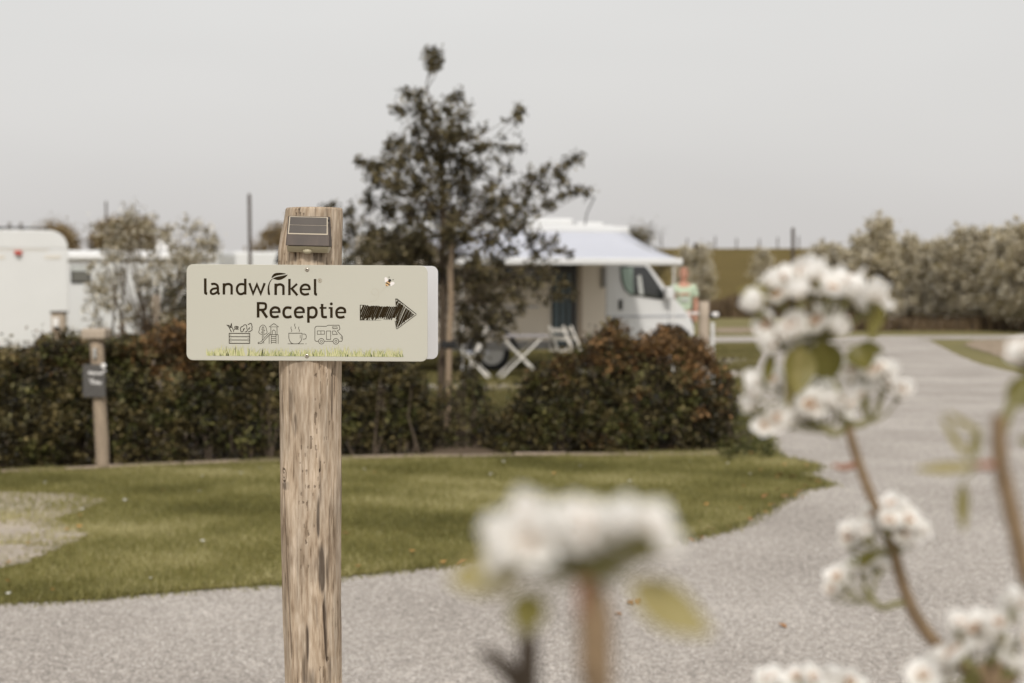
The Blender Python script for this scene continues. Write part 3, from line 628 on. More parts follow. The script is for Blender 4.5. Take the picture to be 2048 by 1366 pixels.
# awning
s0, s1 = -1.40, 2.515; yB = yN - 2.28; zB = 1.93
aw = MB(); nseg = 10
top = []; bot = []
for i in range(nseg + 1):
    t = i / nseg; y_ = yN - .02 + (yB - yN + .02) * t; z_ = 2.52 + (zB + .05 - 2.52) * t - .05 * math.sin(math.pi * t); top.append((y_, z_))
ns_ = 12
for k in range(ns_ + 1):
    s_ = s0 + (s1 - s0) * k / ns_
    for y_, z_ in top: aw.v.append((s_, y_, z_ + .012 * math.sin(k * math.pi)))
for k in range(ns_):
    for i in range(nseg): a = k * (nseg + 1) + i; aw.f.append((a, a + 1, a + nseg + 2, a + nseg + 1))
o = aw.build('awning_cloth', 'awning_cloth', mh, smooth=True); so_ = o.modifiers.new('t', 'SOLIDIFY'); so_.thickness = .006
MB().box(s0 - .03, s1 + .03, yB - .05, yB + .05, zB - .05, zB + .06).build('awning_bar', 'white_paint', mh, bevel=.02)
MB().box(s0 - .08, s1 + .06, yN - .13, yN - .02, 2.46, 2.60).build('awning_case', 'white_paint', mh, bevel=.03)
for s_ in (s0 + .1, s1 - .12): MB().tube([(s_, yB, zB), (s_, yB, .0)], .013, 8).build('awning_leg', 'white_matt', mh)
for s_ in (s0 + .15, s1 - .15): MB().bar((s_, yN - .1, 2.44), (s_, yB + .04, zB), .03).build('awning_arm', 'grey_trim', mh)
# ------------------------------------------------------------------ camping table and chairs
def folding_table(X, Y, rz, label):
    t = tag(empty('folding_table', (X, Y, 0), rz), label, 'table')
    for i in range(5): MB().box(-.45, .45, -.33 + i * .134, -.33 + i * .134 + .124, .70, .725).build('slat', 'table_grey', t, bevel=.004, seg=1)
    for y in (-.27, .27):
        MB().bar((-.36, y, .02), (.33, y, .69), .026).build('leg', 'chair_white', t); MB().bar((.36, y * .86, .02), (-.33, y * .86, .69), .026).build('leg', 'chair_white', t)
    MB().bar((-.36, -.27, .02), (-.36, .27, .02), .03).bar((.36, -.24, .02), (.36, .24, .02), .03).build('stretcher', 'chair_white', t)
    return t
def folding_chair(X, Y, rz, label, cloth=None):
    t = tag(empty('folding_chair', (X, Y, 0), rz), label, 'chair', 'white folding chairs under the awning')
    for x in (-.22, .22):
        MB().bar((x, .20, 0), (x, -.16, .86), .03).build('back_leg', 'chair_white', t); MB().bar((x * .88, -.22, 0), (x * .88, .20, .46), .03).build('front_leg', 'chair_white', t)
    for i in range(5): MB().box(-.20, .20, -.17 + i * .08, -.17 + i * .08 + .066, .44, .455).build('slat', cloth or 'chair_white', t)
    for i in range(2): MB().bar((-.22, -.09 - i * .05, .66 + i * .13), (.22, -.09 - i * .05, .66 + i * .13), .02, .07).build('backrest_slat', 'chair_white', t)
    return t
folding_table(P(1040, 600, 23.6).x, 23.6, R(8), 'slatted camping table with crossed white legs under the awning')
folding_chair(P(955, 600, 23.4).x, 23.4, R(85), 'white folding chair with pale blue seat left of the camping table', 'seat_blue')
folding_chair(P(1128, 600, 23.9).x, 23.9, R(-60), 'white folding chair right beside the camping table in front of the doorway')
folding_chair(P(1152, 600, 24.3).x, 24.3, R(-75), 'white folding chair half hidden by the hedge, farthest right of the table')

# ------------------------------------------------------------------ the man
def skin_obj(name, verts, edges, mat, parent, sub=2, root=0):
    me = bpy.data.meshes.new(name); me.from_pydata([v[:3] for v in verts], edges, []); o = link(name, me, mat, parent)
    md = o.modifiers.new('skin', 'SKIN'); md.use_smooth_shade = True
    lay = me.skin_vertices[0].data
    for i, v in enumerate(verts): lay[i].radius = (v[3], v[4] if len(v) > 4 else v[3]); lay[i].use_root = (i == root)
    s = o.modifiers.new('sub', 'SUBSURF'); s.levels = sub; s.render_levels = sub
    return o
def person():
    Y = 27.9; X = P(1367, 560, Y).x
    t = tag(empty('person', (X, Y, 0), R(4)), 'man with short hair and reddish face in a mint t-shirt standing behind the motorhome nose', 'person')
    Vv = [(0, 0, .98, .15, .11), (0, 0, 1.15, .145, .10), (0, 0, 1.35, .17, .115), (0, 0, 1.50, .13, .09), (0, -.01, 1.58, .055), (0, -.02, 1.66, .07, .08), (0, -.03, 1.75, .085, .10), (0, -.02, 1.82, .06, .07),
          (-.19, 0, 1.49, .06), (-.27, -.05, 1.22, .043), (-.22, -.30, 1.30, .036), (-.20, -.38, 1.36, .032, .02),
          (.19, 0, 1.49, .06), (.25, .01, 1.20, .043), (.22, -.12, .97, .036), (.20, -.16, .90, .034, .02),
          (-.10, 0, .86, .09), (-.12, -.02, .50, .06), (-.12, 0, .12, .042), (-.13, -.14, .05, .04, .03), (.10, 0, .86, .09), (.12, -.02, .50, .06), (.12, 0, .12, .042), (.13, -.14, .05, .04, .03)]
    E = [(0, 1), (1, 2), (2, 3), (3, 4), (4, 5), (5, 6), (6, 7), (3, 8), (8, 9), (9, 10), (10, 11), (3, 12), (12, 13), (13, 14), (14, 15), (0, 16), (16, 17), (17, 18), (18, 19), (0, 20), (20, 21), (21, 22), (22, 23)]
    for hand, d in ((11, (0, -.06, .03)), (15, (0, -.035, -.06))):
        hx, hy, hz = Vv[hand][:3]
        for k in range(5):
            off = (k - 2) * .016; ln = (.6, .95, 1.05, 1.0, .8)[k]
            Vv.append((hx + off, hy + d[1] * .7 * ln, hz + d[2] * .7 * ln, .009)); E.append((hand, len(Vv) - 1))
            Vv.append((hx + off * 1.1, hy + d[1] * 1.3 * ln + (.01 if hand == 15 else 0), hz + d[2] * 1.3 * ln - .01, .008)); E.append((len(Vv) - 2, len(Vv) - 1))
    skin_obj('body', Vv, E, 'skin', t)
    sh = [(0, 0, .96, .19, .13), (0, 0, 1.15, .175, .125), (0, 0, 1.35, .195, .135), (0, 0, 1.50, .15, .10), (0, 0, 1.55, .08, .075), (-.19, 0, 1.485, .085), (-.255, -.03, 1.30, .075), (.19, 0, 1.485, .085), (.245, .0, 1.28, .075)]
    skin_obj('t_shirt', sh, [(0, 1), (1, 2), (2, 3), (3, 4), (3, 5), (5, 6), (3, 7), (7, 8)], 'mint_cloth', t)
    st = [(0, 0, .96, .185, .13), (-.105, 0, .84, .115), (-.12, 0, .58, .10), (.105, 0, .84, .115), (.12, 0, .58, .10)]
    skin_obj('shorts', st, [(0, 1), (1, 2), (0, 3), (3, 4)], 'dark_cloth', t)
    for x in (-.13, .13): MB().box(x - .05, x + .05, -.20, .08, 0, .10).build('shoe', 'shoe', t, bevel=.03)
    MB().tube([(-.09 + .018 * i, -.152, 1.335 + .03 * math.sin(math.pi * i / 10)) for i in range(11)], .014, 6).build('shirt_print', 'red_print', t)
    MB().box(-.085, .085, -.158, -.13, 1.22, 1.27).build('shirt_print', 'grey_print', t)
    hr = MB(); hr.tube([(0, -.02, 1.80), (0, .0, 1.85), (0, 0, 1.872)], [.088, .07, .02], 12); hr.build('hair', 'skin', t, smooth=True)
    for x in (-.03, .03): MB().tube([(x, -.118, 1.765), (x, -.128, 1.765)], .009, 6).build('eye', 'dark_cloth', t)
    MB().tube([(0, -.12, 1.765), (0, -.145, 1.725)], [.008, .015], 6).build('nose', 'skin', t); MB().bar((-.025, -.122, 1.69), (.025, -.122, 1.69), .006).build('mouth', 'red_print', t)
    for x in (-.09, .09): MB().tube([(x, -.01, 1.77), (x, -.01, 1.72)], .014, 6).build('ear', 'skin', t)
person()

# ------------------------------------------------------------------ small posts
def postmb(mb, a, b, r1, r2, n=12, k=7):
    a, b = Vector(a), Vector(b); pts = [a.lerp(b, i / k) + Vector((random.gauss(0, .004), random.gauss(0, .004), 0)) for i in range(k + 1)]
    return mb.tube(pts, [r1 + (r2 - r1) * i / k + random.gauss(0, .002) for i in range(k + 1)], n)
Yp = 12.25
bs = P(206, 938, Yp); tp = P(194, 672, Yp)
t = tag(empty('chalkboard_post', (bs.x, Yp, 0)), 'leaning wooden post with small dark chalkboard in front of the hedge', 'post')
postmb(MB(), (0, 0, -.1), (tp.x - bs.x, 0, tp.z), .056, .060).build('post', 'old_wood', t, smooth=True)
c = P(192, 668, Yp); MB().box(c.x - bs.x - .105, c.x - bs.x + .105, -.10, .10, c.z - .045, c.z + .05).build('cap', 'pale_wood', t, bevel=.02)
c = P(195, 760, Yp)
bd = MB().box(c.x - bs.x - .097, c.x - bs.x + .097, -.105, -.085, c.z - .14, c.z + .14).build('chalkboard', 'slate', t, bevel=.004)
def scribble(pts, w_): 
    mb = MB()
    for a, b in zip(pts[:-1], pts[1:]):
        A1, B1 = P(*a, Yp - .108), P(*b, Yp - .108); mb.bar((A1.x - bs.x, -.107, A1.z), (B1.x - bs.x, -.107, B1.z), w_, .002, up=(0, 1, 0))
    return mb
scribble([(177, 748), (179, 742), (182, 749), (185, 743), (187, 750), (190, 744), (192, 749), (195, 744), (198, 750), (201, 744), (203, 749), (206, 743), (212, 741)], .011).build('chalk_writing', 'chalk', t)
scribble([(179, 758), (183, 768), (187, 759), (180, 761), (187, 768), (191, 762), (193, 769), (196, 762), (199, 769), (203, 764)], .011).build('chalk_writing', 'chalk', t)
c = P(207, 731, Yp - .108); MB().cyl((c.x - bs.x, -.112, c.z), (c.x - bs.x, -.104, c.z), .022, 12).build('badge', 'chalk', t)
c = P(188, 706, Yp - .1); MB().box(c.x - bs.x - .015, c.x - bs.x + .015, -.095, -.05, c.z - .05, c.z + .04).build('plate', 'alloy', t, bevel=.01)

def simple_post(px, top, base_y, Y, wpx, label, mat='pale_wood', name='wooden_post', extra=None):
    X = P(px, 600, Y).x; z = P(px, top, Y).z; r = wpx * Y / FPX / 2
    t = tag(empty(name, (X, Y, 0)), label, 'post'); postmb(MB(), (0, 0, -.1), (0, 0, z), r, r * .95).build('post', mat, t, smooth=True); return t, z, r
t, z, r = simple_post(1408, 603, 0, 20.5, 22, 'pale wooden post with a small lantern at the right end of the hedge')
c = P(1426, 632, 20.5); X0 = t.location.x
lm = MB().box(c.x - X0 - .06, c.x - X0 + .07, -.06, .06, c.z - .04, c.z + .05).build('lantern', 'dark_plastic', t, bevel=.02); MB().box(c.x - X0 - .02, c.x - X0 + .075, -.07, .05, c.z - .01, c.z + .055).build('glass', 'chalk', lm, bevel=.02)
MB().bar((r, 0, c.z), (c.x - X0, 0, c.z), .02).bar((-r, 0, c.z + .04), (-.28, 0, c.z + .04), .03).build('bracket', 'white_matt', t)
t2 = MB().tube([(0, 0, -.05), (0, 0, P(1425, 645, 20.9).z)], .03, 8).build('pipe', 'white_matt'); t2.location = (P(1425, 650, 20.9).x, 20.9, 0); t2.name = 'white_pipe'; tag(t2, 'slim white upright pipe right beside the pale lantern post', 'pipe')
t, z, r = simple_post(313, 590, 0, 21, 18, 'short pale wooden post under the blossoming tree on the left')
# hookup cabinet by the caravan
Y = 24; c = P(118, 640, Y); t = tag(empty('service_cabinet', (c.x, Y, 0)), 'small brown service cabinet with white socket in front of the left caravan', 'cabinet')
z0, z1 = P(118, 700, Y).z, P(118, 626, Y).z
MB().box(-.11, .11, -.08, .08, -.05, z1).build('housing', 'pale_wood', t, bevel=.01); MB().box(-.12, .13, -.1, .1, z1, z1 + .03).build('lid', 'dark_pole', t)
zc = P(114, 645, Y).z; MB().box(-.075, .03, -.12, -.078, zc - .07, zc + .08).build('socket', 'chalk', t, bevel=.015); MB().box(-.04, .02, -.13, -.078, zc - .14, zc - .075).build('plug', 'dark_cloth', t, bevel=.01)

# ------------------------------------------------------------------ hedges
def interp(tab, x): 
    t = np.array(tab, float); return np.interp(x, t[:, 0], t[:, 1])
def hedge(name, label, cat, x0, x1, topt, baset, depth, n_clumps, dens, core, copper=None, sizes=(.046, .028), round_end=None, green=.24, rr=(.05, .11)):
    cl = []; 
    for i in range(n_clumps):
        px = random.uniform(x0, x1); by = float(interp(baset, px)); ty = float(interp(topt, px)) + 9 * math.sin(px * .045) + 7 * math.sin(px * .11 + 1) + (-random.uniform(5, 30) if random.random() < .05 else 0); b = G(px, by); Y0 = b.y
        d = depth
        if round_end is not None:
            e = min(1.0, (x1 - px) / round_end[1]) if round_end[1] else 1.0
            f = min(1.0, (px - x0) / round_end[0]) if round_end[0] else 1.0
            q = math.sqrt(max(0.02, 1 - (1 - min(e, f)) ** 2)); Y0 = Y0 + depth * (1 - q) / 2; d = depth * q
        zt = P(px, ty, Y0 + .15).z
        m = random.random()
        if m < .52: y = Y0 + abs(random.gauss(0, .07)); z = random.uniform(.05, 1) * zt; y += .18 * (z / zt) ** 3
        elif m < .80: y = Y0 + random.uniform(.05, 1) * d; z = zt * random.uniform(.88, 1.0) + random.gauss(0, .02)
        else: y = Y0 + random.uniform(.2, 1) * d; z = random.uniform(.1, .9) * zt
        X = (px - 1024) / FPX * y + 0.0
        cl.append((X, y, max(.05, z), random.uniform(*rr)))
    c0 = np.mean(np.array(cl), 0); base = (c0[0], c0[1], 0); t = tag(empty(name, base), label, cat)
    B = np.array(base)
    random.shuffle(cl); cop = []; rest = cl
    if copper:
        cop = [c for c in cl if copper(c)]; rest = [c for c in cl if not copper(c)]
    ng = int(len(rest) * green)
    C, T = clump_points(rest[ng:], dens); tag(link('leaves', leaf_mesh('leaves', C - B, *sizes, up=.5, tint=T), 'hedge_leaf', t), kind='stuff')
    C, T = clump_points(rest[:ng], dens); tag(link('green_leaves', leaf_mesh('green_leaves', C - B, *sizes, up=.5, tint=T), 'hedge_green', t), label='fresh green leaves', kind='stuff')
    if cop:
        C, T = clump_points(cop, dens * .8); tag(link('copper_shoots', leaf_mesh('copper_shoots', C - B, *sizes, up=.5, tint=T), 'copper_leaf', t), label='coppery orange young shoots', kind='stuff')
    mb = MB()
    for i in range(int(core)):
        c = random.choice(cl); e = Vector(c[:3]) + Vector((0, 0, random.uniform(0, .06))) - Vector(base); s = Vector((e.x + random.gauss(0, .08), e.y * .6 + random.gauss(0, .05), -.02)); q = s.lerp(e, .5) + Vector((random.gauss(0, .04), random.gauss(0, .04), .03))
        mb.tube([s, q, e], [.012, .008, .003], 5)
    tag(mb.build('stems', 'bark', t), kind='stuff')
    return t, cl
basel = [(-200, 953), (0, 944), (560, 922), (1000, 912), (1460, 906)]
topl = [(-200, 705), (0, 712), (60, 715), (140, 688), (170, 700), (240, 705), (290, 690), (320, 665), (345, 655), (375, 675), (420, 700), (560, 712), (700, 722), (780, 722), (815, 745), (845, 800), (860, 830)]
def cop_left(c):
    px = 1024 + c[0] / c[1] * FPX
    return (295 < px < 400 and c[2] > .8 and random.random() < .75) or (c[2] > .8 and random.random() < .20)
random.seed(11)
hedge('hedge', 'long dark olive hedge behind the signpost, running out of the left edge', 'hedge', -160, 858, topl, basel, .85, 1500, 8000, 260, cop_left, round_end=(0, 80))
topm = [(850, 825), (880, 790), (920, 750), (950, 775), (1000, 835), (1020, 830)]
hedge('hedge_shrub', 'thin see-through part of the hedge beside the stake of the young tree', 'shrub', 852, 1015, topm, [(850, 902), (1015, 900)], .45, 85, 4600, 60, None, round_end=(30, 30))
topr = [(985, 870), (1015, 835), (1050, 780), (1085, 745), (1120, 725), (1160, 700), (1195, 690), (1208, 655), (1222, 655), (1240, 690), (1290, 680), (1330, 676), (1380, 688), (1420, 706), (1450, 742), (1462, 790), (1466, 830)]
def cop_right(c):
    px = 1024 + c[0] / c[1] * FPX
    return random.random() < max(0, min(.9, (c[2] - .62) * 2.2)) * (.35 + .65 * min(1, max(0, (px - 1050) / 220))) + (.35 if px > 1380 and c[2] > .35 else 0) + .03
hedge('hedge', 'rounded bush end of the hedge with orange tips below the motorhome cab', 'hedge', 990, 1466, topr, basel, 1.0, 900, 8000, 160, cop_right, round_end=(60, 70), rr=(.045, .10))
# low weeds right of the hedge with fallen leaves
cl = []
for _ in range(170):
    p = G(random.uniform(1440, 1545), random.uniform(835, 925)); cl.append((p.x, p.y, random.uniform(.02, .10), random.uniform(.03, .07)))
C, T = clump_points(cl, 9000); tag(link('weeds', leaf_mesh('weeds', C, .03, .018, tint=T), 'hedge_green'), 'low green weeds at the right foot of the hedge', kind='stuff')

# ------------------------------------------------------------------ young tree with stake
random.seed(21)
TY = 15.2
crown = [(867, 105, 13), (862, 128, 20), (880, 135, 13), (858, 108, 12), (872, 120, 15), (866, 140, 12), (818, 195, 20), (838, 188, 14), (805, 225, 22), (845, 225, 28), (875, 240, 20), (905, 200, 16), (920, 195, 10), (895, 225, 20), (925, 235, 22),
         (830, 265, 22), (870, 275, 34), (905, 280, 38), (935, 275, 26), (800, 285, 20), (775, 300, 20), (760, 330, 26), (800, 325, 34), (840, 315, 36), (880, 320, 44), (925, 325, 40), (955, 300, 24), (722, 328, 12), (737, 335, 10), (716, 322, 8),
         (1042, 222, 12), (1040, 240, 12), (1033, 232, 10), (950, 345, 18), (1005, 298, 10), (1022, 299, 12), (1015, 345, 12), (985, 375, 16), (985, 410, 20), (1040, 300, 10), 
         (1065, 355, 16), (1090, 345, 16), (1110, 350, 18), (1135, 330, 18), (1155, 322, 14), (1125, 365, 16), (1150, 385, 16), (1175, 388, 14), (1125, 395, 16), (1085, 380, 16), (1060, 390, 18), (1100, 410, 10),
         (755, 370, 28), (790, 380, 38), (840, 375, 44), (885, 375, 42), (930, 390, 34), (1010, 405, 24), (1040, 420, 20),
         (740, 410, 26), (775, 425, 34), (820, 430, 42), (865, 430, 46), (915, 430, 40), (960, 440, 34), (1000, 450, 28), (1030, 465, 22), (700, 425, 16), (665, 412, 9), (655, 420, 8),
         (705, 460, 24), (745, 470, 32), (790, 480, 40), (840, 480, 44), (890, 475, 40), (930, 480, 32), (975, 490, 24), (1020, 500, 18), (1065, 480, 22), (1100, 490, 18), (1075, 505, 16), (1120, 505, 10), (1045, 455, 14),
         (715, 505, 22), (755, 515, 28), (800, 515, 30), (850, 512, 30), (905, 515, 26), (950, 525, 26), (990, 520, 18), (1140, 510, 7),
         (930, 565, 30), (970, 555, 30), (1010, 560, 26), (950, 600, 36), (995, 600, 32), (1030, 590, 20), (935, 640, 34), (980, 640, 32), (1015, 640, 24), (1045, 625, 12), (1070, 575, 16), (1100, 555, 18), (1130, 570, 18), (1148, 592, 10), (1115, 590, 14), (1045, 560, 16), (1085, 540, 14), (925, 680, 24), (960, 680, 22), (1000, 672, 14),
         (690, 490, 22), (730, 495, 26), (770, 500, 28), (810, 500, 28), (845, 495, 28), (700, 525, 20), (735, 530, 26), (775, 535, 26), (820, 535, 26), (860, 540, 26), (790, 520, 24), (750, 515, 22), (830, 515, 24),
         (920, 720, 20), (945, 745, 18), (930, 780, 20), (955, 715, 12)]
tb = G(884, 872); tb = Vector((P(884, 872, TY).x, TY, 0))
yt = tag(empty('young_tree', tb), 'young broadleaf tree with loose olive crown, tied to a stake beside the hedge', 'tree')
def TP(px, py, dy=0.0): p = P(px, py, TY + dy); return p - tb
trunk = [TP(884, 880), TP(882, 780), TP(884, 700), TP(886, 620), TP(884, 540), TP(886, 460), TP(884, 380), TP(878, 300), TP(866, 220), TP(852, 170), TP(862, 125)]
trunk[0].z = -.05
MB().tube(trunk, [.048, .042, .038, .036, .034, .028, .023, .018, .011, .006, .003], 10).build('trunk', 'bark', yt, smooth=True)
mb = MB(); LP, LT = [], []
for px, py, r in crown:
    dy = random.gauss(0, .33) * (1 if r > 15 else .5); c = TP(px, py, dy); rm = r / 187
    sy = max(150, min(860, py + random.uniform(50, 150))) if py < 540 else py + random.uniform(-70, 30)
    if px > 900 and 690 < py: sy = 880
    if py < 150: sy = py + 40
    bz = P(884, sy, TY).z; s = None
    for a, b in zip(trunk[:-1], trunk[1:]):
        if min(a.z, b.z) <= bz <= max(a.z, b.z): s = a.lerp(b, (bz - a.z) / (b.z - a.z + 1e-9))
    s = s or trunk[0].lerp(trunk[1], .5); q = s.lerp(c, .5) + Vector((0, 0, -.08 * (c - s).length))
    th = .008 if (c - s).length > .6 else .006
    mb.tube([s, q, c + Vector((0, 0, rm * .4))], [th, th * .6, .0018], 5)
    if py > 150 and (c - s).length > .25:
        for k in range(int(1 + (c - s).length * 5)):
            u_ = random.uniform(.35, 1.0); bpt = s * (1 - u_) ** 2 + q * 2 * u_ * (1 - u_) + c * u_ ** 2; dv_ = Vector((random.gauss(0, 1), random.gauss(0, 1), random.gauss(.6, 1))).normalized() * random.uniform(.04, .14)
            mb.tube([bpt, bpt + dv_ * .6, bpt + dv_], [.003, .002, .001], 3); nl = random.randint(7, 16); LP.append(np.array(bpt) + np.array(dv_) * rng.uniform(.2, 1.1, (nl, 1)) + rng.normal(0, .02, (nl, 3))); LT.append(np.clip(random.uniform(0, .8) + rng.normal(0, .2, nl), 0, 1))
    ns2 = max(6, int(r / 2.0))
    for k in range(ns2):   # twigs, each with its tuft of leaves
        g_ = Vector((random.gauss(0, 1), random.gauss(0, 1), random.gauss(0, 1))).normalized() * rm * random.uniform(.5, 1.4); e = c + g_
        e = e + Vector((0, 0, .25 * rm)); mid = c.lerp(e, .5) + Vector((random.gauss(0, .015), random.gauss(0, .015), .01))
        mb.tube([c, mid, e], [.0035, .0025, .001], 4); nl = int(5 + (e - c).length * 105); tt_ = rng.uniform(.1, 1.08, (nl, 1)); cv, mv, ev = np.array(c), np.array(mid), np.array(e)
        pt_ = cv * (1 - tt_) ** 2 + 2 * mv * tt_ * (1 - tt_) + ev * tt_ ** 2 + rng.normal(0, .024, (nl, 3)); LP.append(pt_); LT.append(np.clip(random.uniform(0, .85) + rng.normal(0, .2, nl), 0, 1))
tag(mb.build('branches', 'bark', yt), kind='stuff')
C, T = np.concatenate(LP), np.concatenate(LT)
tag(link('leaves', leaf_mesh('leaves', C, .046, .023, up=.3, tint=T), 'tree_leaf', yt), kind='stuff')
print('tree leaves', len(C))
st0 = P(895, 872, 14.95); st1 = P(903, 482, 14.95)
stk = tag(empty('tree_stake', (st0.x, 14.95, 0)), 'slim brown wooden stake standing against the young tree', 'stake')
postmb(MB(), (0, 0, -.1), (st1.x - st0.x, 0, st1.z), .033, .033).build('post', 'stake_wood', stk, smooth=True)
tz = P(890, 687, 15).z; MB().box(-.07, .09, -.045, .02, tz - .045, tz + .03).build('tree_tie', 'rubber', stk, bevel=.012)
# second small stake behind
# blossoming shrub tree on the left
random.seed(31)
BY = 21.0; bb = P(300, 700, BY); bb.z = 0
bt = []
for (px, py, r) in [(215, 470, 22), (240, 450, 24), (270, 440, 26), (300, 455, 26), (330, 470, 24), (250, 490, 24), (220, 510, 22), (290, 500, 18), (390, 455, 16), (410, 480, 22), (400, 510, 22), (425, 500, 14), (380, 520, 20), (360, 500, 16), (205, 545, 20), (240, 560, 18), (300, 600, 16), (250, 630, 24),
                    (220, 600, 20), (190, 620, 24), (180, 650, 20), (200, 575, 14), (340, 560, 22), (370, 580, 26), (400, 600, 22), (350, 610, 26), (380, 630, 26), (340, 640, 26), (280, 640, 22), (320, 530, 16), (290, 560, 12), (420, 560, 16)]:
    p = P(px, py, BY + random.gauss(0, .3)); bt.append((p.x, p.y, p.z, r * BY / FPX * .9))
sub = []
for x_, y_, z_, r_ in bt:
    for k in range(11):
        g_ = Vector((random.gauss(0, 1), random.gauss(0, 1), random.gauss(0, 1))).normalized() * r_ * random.uniform(.3, 2.0); sub.append((x_ + g_.x, y_ + g_.y, z_ + g_.z, random.uniform(.04, .11)))
bt_o = make_tree('blossoming_tree', 'small loose blossoming tree with dark twigs in front of the white caravans', 'tree', (bb.x, BY, 0), sub, 0, .8, .026, [('leaves', 'spring_leaf', 3300, (.044, .026)), ('blossom', 'bloom', 1500, (.042, .038))], None, limbs=90)
st_ = MB()
for a_, b_ in (((222, 715), (232, 500)), ((238, 720), (262, 470)), ((250, 715), (246, 540)), ((285, 715), (322, 480)), ((300, 715), (392, 470)), ((262, 715), (205, 500))):
    p0, p1 = P(*a_, BY), P(*b_, BY); q_ = p0.lerp(p1, .5) + Vector((random.uniform(-.08, .08), 0, 0)); st_.tube([p0 - bb, q_ - bb, p1 - bb], [.022, .016, .006], 6)
tag(st_.build('shoots', 'bark', bt_o), kind='stuff')
cl = []
for _ in range(150):
    px = random.uniform(330, 470); p = P(px, random.uniform(560, 720), 17 + random.uniform(0, .8)); cl.append((p.x, p.y, p.z, random.uniform(.06, .12)))
make_tree('bush', 'dark green bush behind the left edge of the sign', 'bush', (P(400, 700, 17.3).x, 17.3, 0), cl, 0, .7, .03, [('leaves', 'hedge_leaf', 4200, (.045, .026))], None, limbs=30)
cl = []
for _ in range(60):
    px = random.uniform(-60, 260); p = P(px, random.uniform(690, 730), 14.6 + random.uniform(0, .8)); cl.append((p.x, p.y, p.z, random.uniform(.05, .09)))
make_tree('blossoming_shrub', 'pale blossoming twigs just behind the hedge below the left caravan', 'shrub', (P(90, 700, 15).x, 15, 0), cl, 0, .5, .02, [('leaves', 'spring_leaf', 3000, (.04, .024)), ('blossom', 'bloom', 2600, (.036, .03))], None, limbs=30)

# ------------------------------------------------------------------ flowers in the lawn
def flower_proto(name, mat, petals, r, h):
    t = empty(name)
    MB().tube([(0, 0, 0), (0, 0, h)], .0015, 5).build('stalk', 'green_twig', t)
    mb = MB()
    for i in range(petals):
        a = i * 2 * math.pi / petals; d = Vector((math.cos(a), math.sin(a), .25)); s = Vector((-math.sin(a), math.cos(a), 0)) * r * .35; c = Vector((0, 0, h))
        mb.add([c, c + d * r * .6 + s, c + d * r, c + d * r * .6 - s], [(0, 1, 2, 3)])
    mb.tube([(0, 0, h - .003), (0, 0, h + .006)], [r * .5, r * .3], 8); mb.build('flower_head', mat, t); return t
dn = flower_proto('dandelion', 'dandelion', 12, .022, .05); ds = flower_proto('daisy', 'daisy_white', 10, .016, .045)
dpx = [(205, 932), (326, 990), (160, 1068), (132, 1072), (102, 1198), (20, 1140), (10, 1180), (748, 955), (835, 914), (1110, 958), (822, 1120), (718, 1150), (1415, 1020), (1480, 1030), (1555, 968), (1540, 1022), (1490, 985), (1520, 950), (1590, 1003), (1400, 1055), (1530, 1035), (1570, 940), (890, 1143), (60, 1100), (155, 1045), (1500, 918)]
wpx = [(18, 1206), (90, 975), (250, 1013), (405, 964), (447, 952), (480, 958), (398, 992), (730, 948), (100, 1022), (520, 945), (1300, 925), (1005, 935), (1160, 940), (1455, 935), (1500, 960), (620, 1090), (405, 1095), (1260, 975), (980, 960), (1380, 930), (300, 1170), (165, 1030), (1410, 918)]
def scatter(proto, pts, lab, cat, grp):
    for i, (px, py) in enumerate(pts):
        o = proto if i == 0 else copy_tree(proto); p = G(px, py); o.location = (p.x, p.y, .012); o.rotation_euler = (random.gauss(0, .15), random.gauss(0, .15), random.uniform(0, 6)); s = random.uniform(.6, 1.05); o.scale = (s, s, s * .9)
        tag(o, lab, cat, grp)
scatter(dn, dpx, 'tiny orange yellow dandelion in the mown lawn', 'flower', 'dandelions in the lawn')
scatter(ds, wpx, 'tiny white daisy in the mown lawn', 'flower', 'daisies in the lawn')
lv = MB().add([(-.03, 0, .004), (0, -.016, .012), (.032, 0, .006), (0, .016, .014)], [(0, 1, 2), (0, 2, 3)]).build('fallen_leaf', 'dry_leaf')
lpx = [(1565, 1256), (1280, 1207), (1262, 1210), (1235, 1232), (1600, 990), (1610, 978), (1570, 1000), (1555, 985), (1620, 965), (1585, 960), (1590, 945), (1615, 938), (1560, 955), (1545, 1015), (1500, 1045), (1460, 1062), (1400, 1082), (1380, 1088), (1350, 1092), (1530, 1000), (1575, 930), (1540, 925), (1420, 1066), (925, 1135), (1000, 1130), (690, 1075), (1605, 1002), (1635, 970)]
for i, (px, py) in enumerate(lpx):
    o = lv if i == 0 else lv.copy()
    if i: COL.objects.link(o)
    p = G(px, py); o.location = (p.x, p.y, .02 if i > 3 else .006); o.rotation_euler = (random.gauss(0, .2), random.gauss(0, .2), random.uniform(0, 6.28)); s = random.uniform(.8, 1.5); o.scale = (s, s, s)
    tag(o, 'dry brown fallen leaf lying at the lawn edge or on the gravel', 'leaf', 'fallen leaves along the lawn edge')

